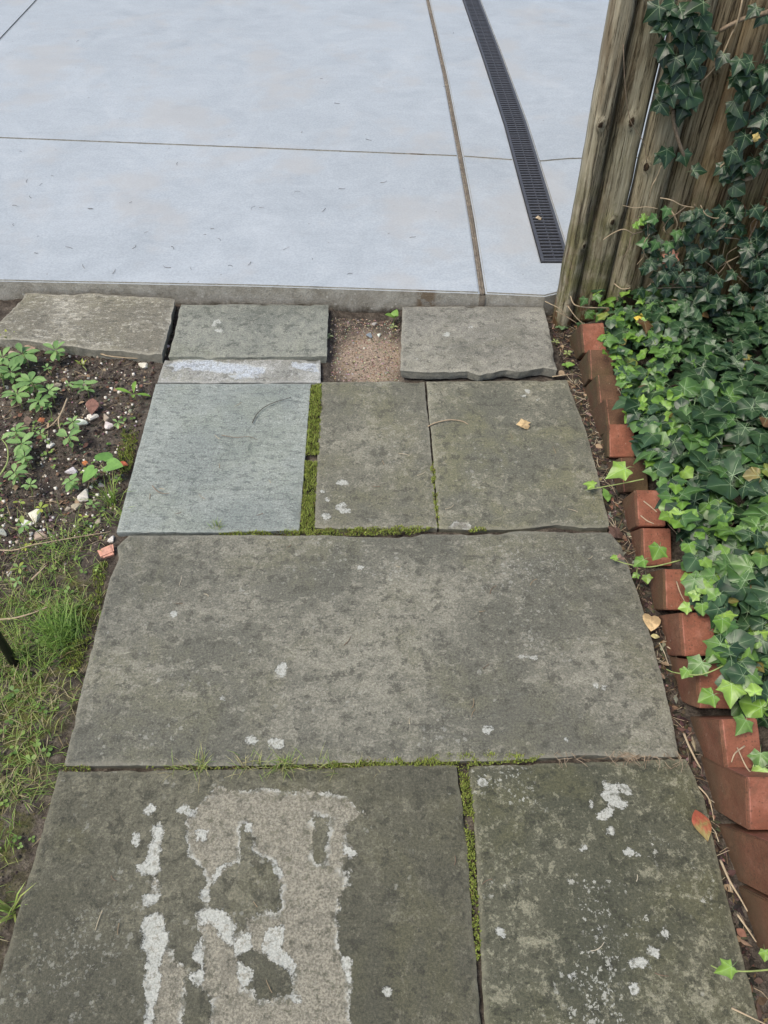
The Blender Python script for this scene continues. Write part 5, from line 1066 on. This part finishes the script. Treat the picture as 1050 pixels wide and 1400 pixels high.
plant(118, 462, 9, 'small yellow green shoot on bare soil', 4, LANCE, 0.02, YEL, 51, name='seedling', elev=1.2)
plant(14, 470, 12, 'yellow green shoot at the corner of the tilted flagstone', 5, LANCE, 0.02, YEL, 52, name='seedling', elev=1.2)
plant(118, 503, 10, 'yellow shoot in the middle of the bare soil', 5, LANCE, 0.02, YEL, 57, name='seedling', elev=1.2)
plant(148, 648, 23, 'weed with three heart shaped leaves beside the bluish flagstone', 3, HEART, 0.055, [(0.15, 0.32, 0.07), (0.19, 0.37, 0.09)], 53, name='weed', elev=0.12, out=0.42, lscale=0.95)
plant(538, 432, 14, 'bright green seedling against the concrete at the sandy gap', 3, HEART, 0.03, [(0.20, 0.36, 0.07)], 54, name='seedling', elev=0.9)
plant(535, 438, 6, 'pale tiny sprout in the sandy gap', 5, None, 0.012, [(0.35, 0.42, 0.2)], 55, name='seedling'); plant(452, 455, 6, 'tiny pale sprout at the left side of the sandy gap', 5, None, 0.012, [(0.33, 0.38, 0.2)], 56, name='seedling')
plant(763, 463, 7, 'pale sprout right of the broken flagstone', 5, None, 0.02, [(0.33, 0.40, 0.16)], 58, name='seedling'); plant(772, 480, 7, 'second pale sprout right of the broken flagstone', 5, None, 0.02, [(0.33, 0.40, 0.16)], 59, name='seedling')
plant(778, 496, 10, 'light green clover sprout at the corner of the broken flagstone', 4, HEART, 0.02, [(0.24, 0.42, 0.10)], 60, name='seedling'); plant(832, 678, 10, 'light green sprout beside the right hand flagstone', 4, HEART, 0.02, [(0.22, 0.40, 0.10)], 61, name='seedling'); plant(766, 441, 10, 'grey green sprout at the foot of the fence post', 4, HEART, 0.02, [(0.16, 0.26, 0.13)], 62, name='seedling')

# ------------------------------------------------------------------ fallen leaves, twigs, the black post
def dead_leaf(px, py, sp, col, label, z=0.004, mesh='oval', rz=0.0, tilt=(0.1, 0.1), cat='leaf', name='fallen_leaf', y=None):
    if mesh == 'oval': V, Fc = obovate(0.34, False, 2, 7, 0.12, -0.12); V = [(x, y_ - 0.5, q + 0.06 * math.sin(5 * x + 3 * y_)) for x, y_, q in V]
    elif mesh == 'round': V, Fc = heart(); V = [(x * 0.95, y_ * 0.95 - 0.4, q * 0.6) for x, y_, q in V]
    else:
        ring = [(0, -0.4), (0.22, -0.30), (0.16, -0.14), (0.46, -0.1), (0.30, 0.10), (0.48, 0.26), (0.2, 0.24), (0.10, 0.48), (-0.14, 0.34), (-0.42, 0.3), (-0.28, 0.05), (-0.48, -0.12), (-0.2, -0.18), (-0.24, -0.34)]; V = [(0, 0, 0.05)] + [(x, y_, 0.10 * math.sin(7 * x + 4 * y_)) for x, y_ in ring]; n = len(ring); Fc = [(0, 1 + i, 1 + (i + 1) % n) for i in range(n)]
    V = list(V) + [(x, y_, q - 0.012) for x, y_, q in V]; h = len(V) // 2; Fc = list(Fc) + [tuple(i + h for i in f[::-1]) for f in Fc]
    p = G(px, py, z) if y is None else GY(px, py, y); s = sp / FPX * (p - Vector((0, 0, CAM_H))).length
    o = mobj(name, V, Fc, dry_leaf_mat(col), None, p); o.scale = (s, s, s); o.rotation_euler = (tilt[0], tilt[1], rz); tag(o, label, cat); return o
_dl = {}
def dry_leaf_mat(col):
    if col not in _dl:
        m = Mat('dry_leaf_%d' % len(_dl)); v = m.coord(); a = m.noise(v, 3.5, 5, 0.6); x, y, z = m.xyz(v); c2 = col[1] if isinstance(col[0], tuple) else tuple(q * 0.6 for q in col); c1 = col[0] if isinstance(col[0], tuple) else col
        c = m.mix(m.rng(m.math('ADD', a, m.math('MULTIPLY', y, 0.5)), 0.35, 0.65), c2, c1); c = m.mix(m.rng(m.math('ABSOLUTE', x), 0.0, 0.02, 0.4, 0.0), c, tuple(q * 0.5 for q in c1))
        _dl[col] = m.done(c, 0.6, m.bump(a, 0.3, 0.05), 0.3)
    return _dl[col]
dead_leaf(717, 580, 21, (0.52, 0.38, 0.20), 'torn tan leaf lying on the grey green flagstone', 0.008, 'torn', 0.6)
dead_leaf(891, 851, 26, (0.62, 0.45, 0.24), 'round tan leaf lying beside the bricks', 0.004, 'round', 2.9, (0.15, -0.1))
dead_leaf(960, 1128, 38, ((0.36, 0.10, 0.06), (0.25, 0.20, 0.075)), 'red and olive oval leaf on the edge of the near right flagstone', 0.012, 'oval', 0.15, (0.1, 0.25))
dead_leaf(126, 556, 24, (0.22, 0.11, 0.08), 'curled brown leaf on the soil of the planting bed', 0.012, 'oval', 0.1, (0.5, 0.1))
dead_leaf(168, 634, 14, (0.50, 0.13, 0.06), 'small orange red leaf beside the heart leaved weed', -0.005, 'oval', 1.4, (0.2, 0.1)); dead_leaf(116, 633, 9, (0.45, 0.16, 0.05), 'tiny orange leaf left of the heart leaved weed', 0.0, 'torn', 0.3)
dead_leaf(22, 635, 16, (0.13, 0.07, 0.06), 'dark purple brown leaf under the left groundcover clump', 0.002, 'oval', 0.4); dead_leaf(38, 576, 14, (0.16, 0.11, 0.08), 'dull brown leaf below the dense clump', 0.002, 'oval', 0.2, (0.6, 0)); dead_leaf(57, 574, 10, (0.36, 0.13, 0.06), 'small rusty leaf below the dense clump', -0.004, 'torn', 0.9)
dead_leaf(877, 438, 20, (0.55, 0.40, 0.06), 'yellow torn leaf lying on the ivy near the fence', 0.11, 'torn', 0.2, (0.4, 0.1)); dead_leaf(849, 764, 16, (0.30, 0.20, 0.16), 'pinkish brown curled leaf beside the large flagstone', 0.0, 'torn', 0.5, (0.3, 0.4)); dead_leaf(842, 728, 26, (0.11, 0.065, 0.05), 'dark crumpled leaf scraps at the corner of the right hand flagstone', -0.004, 'torn', 1.1, (0.2, 0.2))
dead_leaf(767, 511, 13, (0.34, 0.25, 0.16), 'pale brown curled leaf at the corner of the broken flagstone', 0.0, 'oval', -0.7, (0.2, 0.3)); dead_leaf(917, 355, 26, (0.36, 0.17, 0.11), 'rust brown crumpled leaf caught in the climbing ivy', 0.0, 'torn', 0.3, (1.2, 0.0), y=FY - 0.11); dead_leaf(1018, 288, 18, (0.20, 0.07, 0.05), 'dark red leaf caught in the climbing ivy at the right', 0.0, 'oval', 1.3, (1.3, 0.0), y=FY - 0.10)
dead_leaf(1034, 188, 12, (0.55, 0.42, 0.15), 'small yellow leaf among the climbing ivy', 0.0, 'torn', 0.3, (1.2, 0.0), y=FY - 0.10); dead_leaf(965, 430, 14, (0.33, 0.20, 0.07), 'brown withered leaf low in the ivy by the fence', 0.10, 'torn', 1.3, (0.4, 0.0))
dead_leaf(737, 298, 9, (0.45, 0.36, 0.24), 'crumpled tan leaf scrap on the trench drain', DZ + 0.006, 'torn', 0.5, (0.2, 0.2)); dead_leaf(896, 870, 12, (0.55, 0.50, 0.25), 'pale yellow leaf sliver below the round tan leaf', -0.01, 'oval', 1.45); dead_leaf(904, 924, 12, (0.28, 0.2, 0.14), 'small brown leaf beside the big flagstone edge', -0.008, 'oval', 0.8)
def shard():
    p = G(146, 755, -0.012); bm = bmesh.new(); bmesh.ops.create_cube(bm, size=1); bmesh.ops.bevel(bm, geom=list(bm.edges), offset=0.16, segments=2, affect='EDGES')
    for v in bm.verts: v.co = Vector((v.co.x * 0.036 + 0.006 * N3(v.co.x * 3, v.co.y * 3, 1), v.co.y * 0.028 + 0.006 * N3(v.co.x * 3, v.co.y * 3, 7), v.co.z * 0.016 + v.co.x * 0.008))
    me = bpy.data.meshes.new('brick_shard'); bm.to_mesh(me); bm.free(); me.materials.append(simple('pink_terracotta', (0.48, 0.25, 0.18), 0.8, 0.3, 120)); o = bpy.data.objects.new('brick_shard', me); link(o); o.location = p; o.rotation_euler = (0.2, 0.1, 0.5)
    tag(o, 'pink broken terracotta shard in the grass by the large flagstone corner', 'shard')
shard()
def twig(q, r, mat, label, name='twig', cat='twig', r1=None):
    pts = [G(*p) for p in q]; base = pts[0]; V, Fc = tube(catmull([p - base for p in pts], 6), r, r1 or r * 0.5, 6); tag(mobj(name, V, Fc, mat, None, base), label, cat)
twig([(585, 583, 0.003), (596, 578, 0.004), (615, 574, 0.006), (632, 576, 0.004), (640, 580, 0.003)], 0.0022, M['dry'], 'curved brown twig across the joint of the two middle flagstones')
twig([(345, 578, 0.009), (352, 565, 0.010), (368, 553, 0.010), (398, 543, 0.009)], 0.0016, simple('dark_twig', (0.07, 0.065, 0.055)), 'thin dark curved twig on the bluish flagstone')
twig([(303, 595, 0.008), (322, 598, 0.009), (340, 597, 0.008), (352, 601, 0.008)], 0.001, M['woody'], 'thin faint twig low on the bluish flagstone')
twig([(208, 664, 0.009), (216, 672, 0.011), (225, 675, 0.010), (232, 674, 0.009)], 0.0014, M['woody'], 'short brown twig at the left side of the bluish flagstone')
twig([(110, 483, -0.008), (130, 482, 0.0), (150, 487, 0.004), (185, 490, 0.0), (218, 490, -0.006)], 0.0026, M['dry'], 'pale dry root running along the front of the tilted flagstone', 'root', 'root')
twig([(92, 545, 0.02), (86, 560, 0.03), (80, 575, 0.015), (84, 592, 0.0), (90, 600, -0.01)], 0.0028, M['dry'], 'pale curved bare stem in the middle of the bed', 'bare_stem', 'stem')
twig([(88, 560, 0.02), (72, 580, 0.0), (55, 590, -0.01)], 0.0022, M['dry'], 'slanting pale stem below the dense clump', 'bare_stem', 'stem')
twig([(0, 650, 0.01), (10, 632, 0.02), (10, 612, 0.02), (2, 600, 0.01)], 0.0026, M['green_stem'], 'yellow looping stem at the left edge of the bed', 'bare_stem', 'stem')
twig([(-5, 752, -0.005), (20, 752, 0.0), (45, 745, 0.005), (95, 736, 0.0), (150, 727, -0.004)], 0.0018, M['dry'], 'long straight dry twig lying across the top of the grass')
twig([(0, 847, 0.0), (20, 845, 0.01), (45, 838, 0.012), (65, 830, 0.01)], 0.0026, M['dry'], 'pale twig lying in the grass above the black post'); twig([(43, 793, 0.0), (53, 783, 0.008), (63, 773, 0.01)], 0.003, M['dry'], 'stubby pale twig at the upper edge of the grass')
twig([(10, 785, 0.0), (20, 770, 0.01), (27, 750, 0.005)], 0.002, M['woody'], 'brown twig by the small white pebble at left')
twig([(935, 1003, -0.005), (942, 1020, 0.0), (952, 1040, -0.004), (958, 1050, -0.01)], 0.0028, M['dry'], 'thick pale stick in the strip by the large flagstone corner')
twig([(955, 1075, 0.0), (968, 1090, 0.004), (973, 1105, 0.002), (976, 1122, 0.0)], 0.0016, M['dry'], 'thin pale stick beside the red and olive leaf')
twig([(985, 1176, 0.0), (998, 1205, 0.006), (1012, 1228, 0.004), (1022, 1246, 0.0)], 0.0024, M['dry'], 'straight pale stick in the strip beside the near bricks'); twig([(1008, 1250, 0.0), (1022, 1270, 0.004), (1034, 1288, 0.0)], 0.0022, M['dry'], 'pale stick nearest to the bottom brick')
twig([(1000, 1378, 0.004), (1025, 1390, 0.006), (1050, 1402, 0.004)], 0.0018, M['dry'], 'pale stick at the bottom right corner'); twig([(912, 884, -0.01), (920, 890, -0.005), (927, 903, -0.01)], 0.0016, M['dry'], 'short pale stem below the round tan leaf'); twig([(755, 515, 0.0), (770, 513, 0.004), (785, 511, 0.0)], 0.002, M['dry'], 'pale stick in front of the broken flagstone corner')
def black_post():
    p = G(21, 908, -0.02); root = empty('garden_post', (p.x, p.y, -0.03)); tag(root, 'slim black metal post standing in the grass at the left edge', 'post')
    m = Mat('black_paint'); v = m.coord(); a = m.noise(v, 40, 4, 0.6); mat = m.done(m.ramp(a, [(0.3, (0.006, 0.006, 0.007)), (0.7, (0.014, 0.014, 0.015))]), 0.42, m.bump(a, 0.15, 0.001), 0.5)
    V, Fc = tube([(0, 0, -0.05), (0, 0, 0.2), (0, 0, 0.5), (0, 0, 0.82)], 0.0095, 0.0095, 16); mobj('shaft', V, Fc, mat, root)
    V, Fc = tube([(0, 0, 0.82), (0, 0, 0.826), (0, 0, 0.845), (0, 0, 0.852)], 0.0125, 0.011, 16); mobj('cap', V, Fc, mat, root)
black_post()
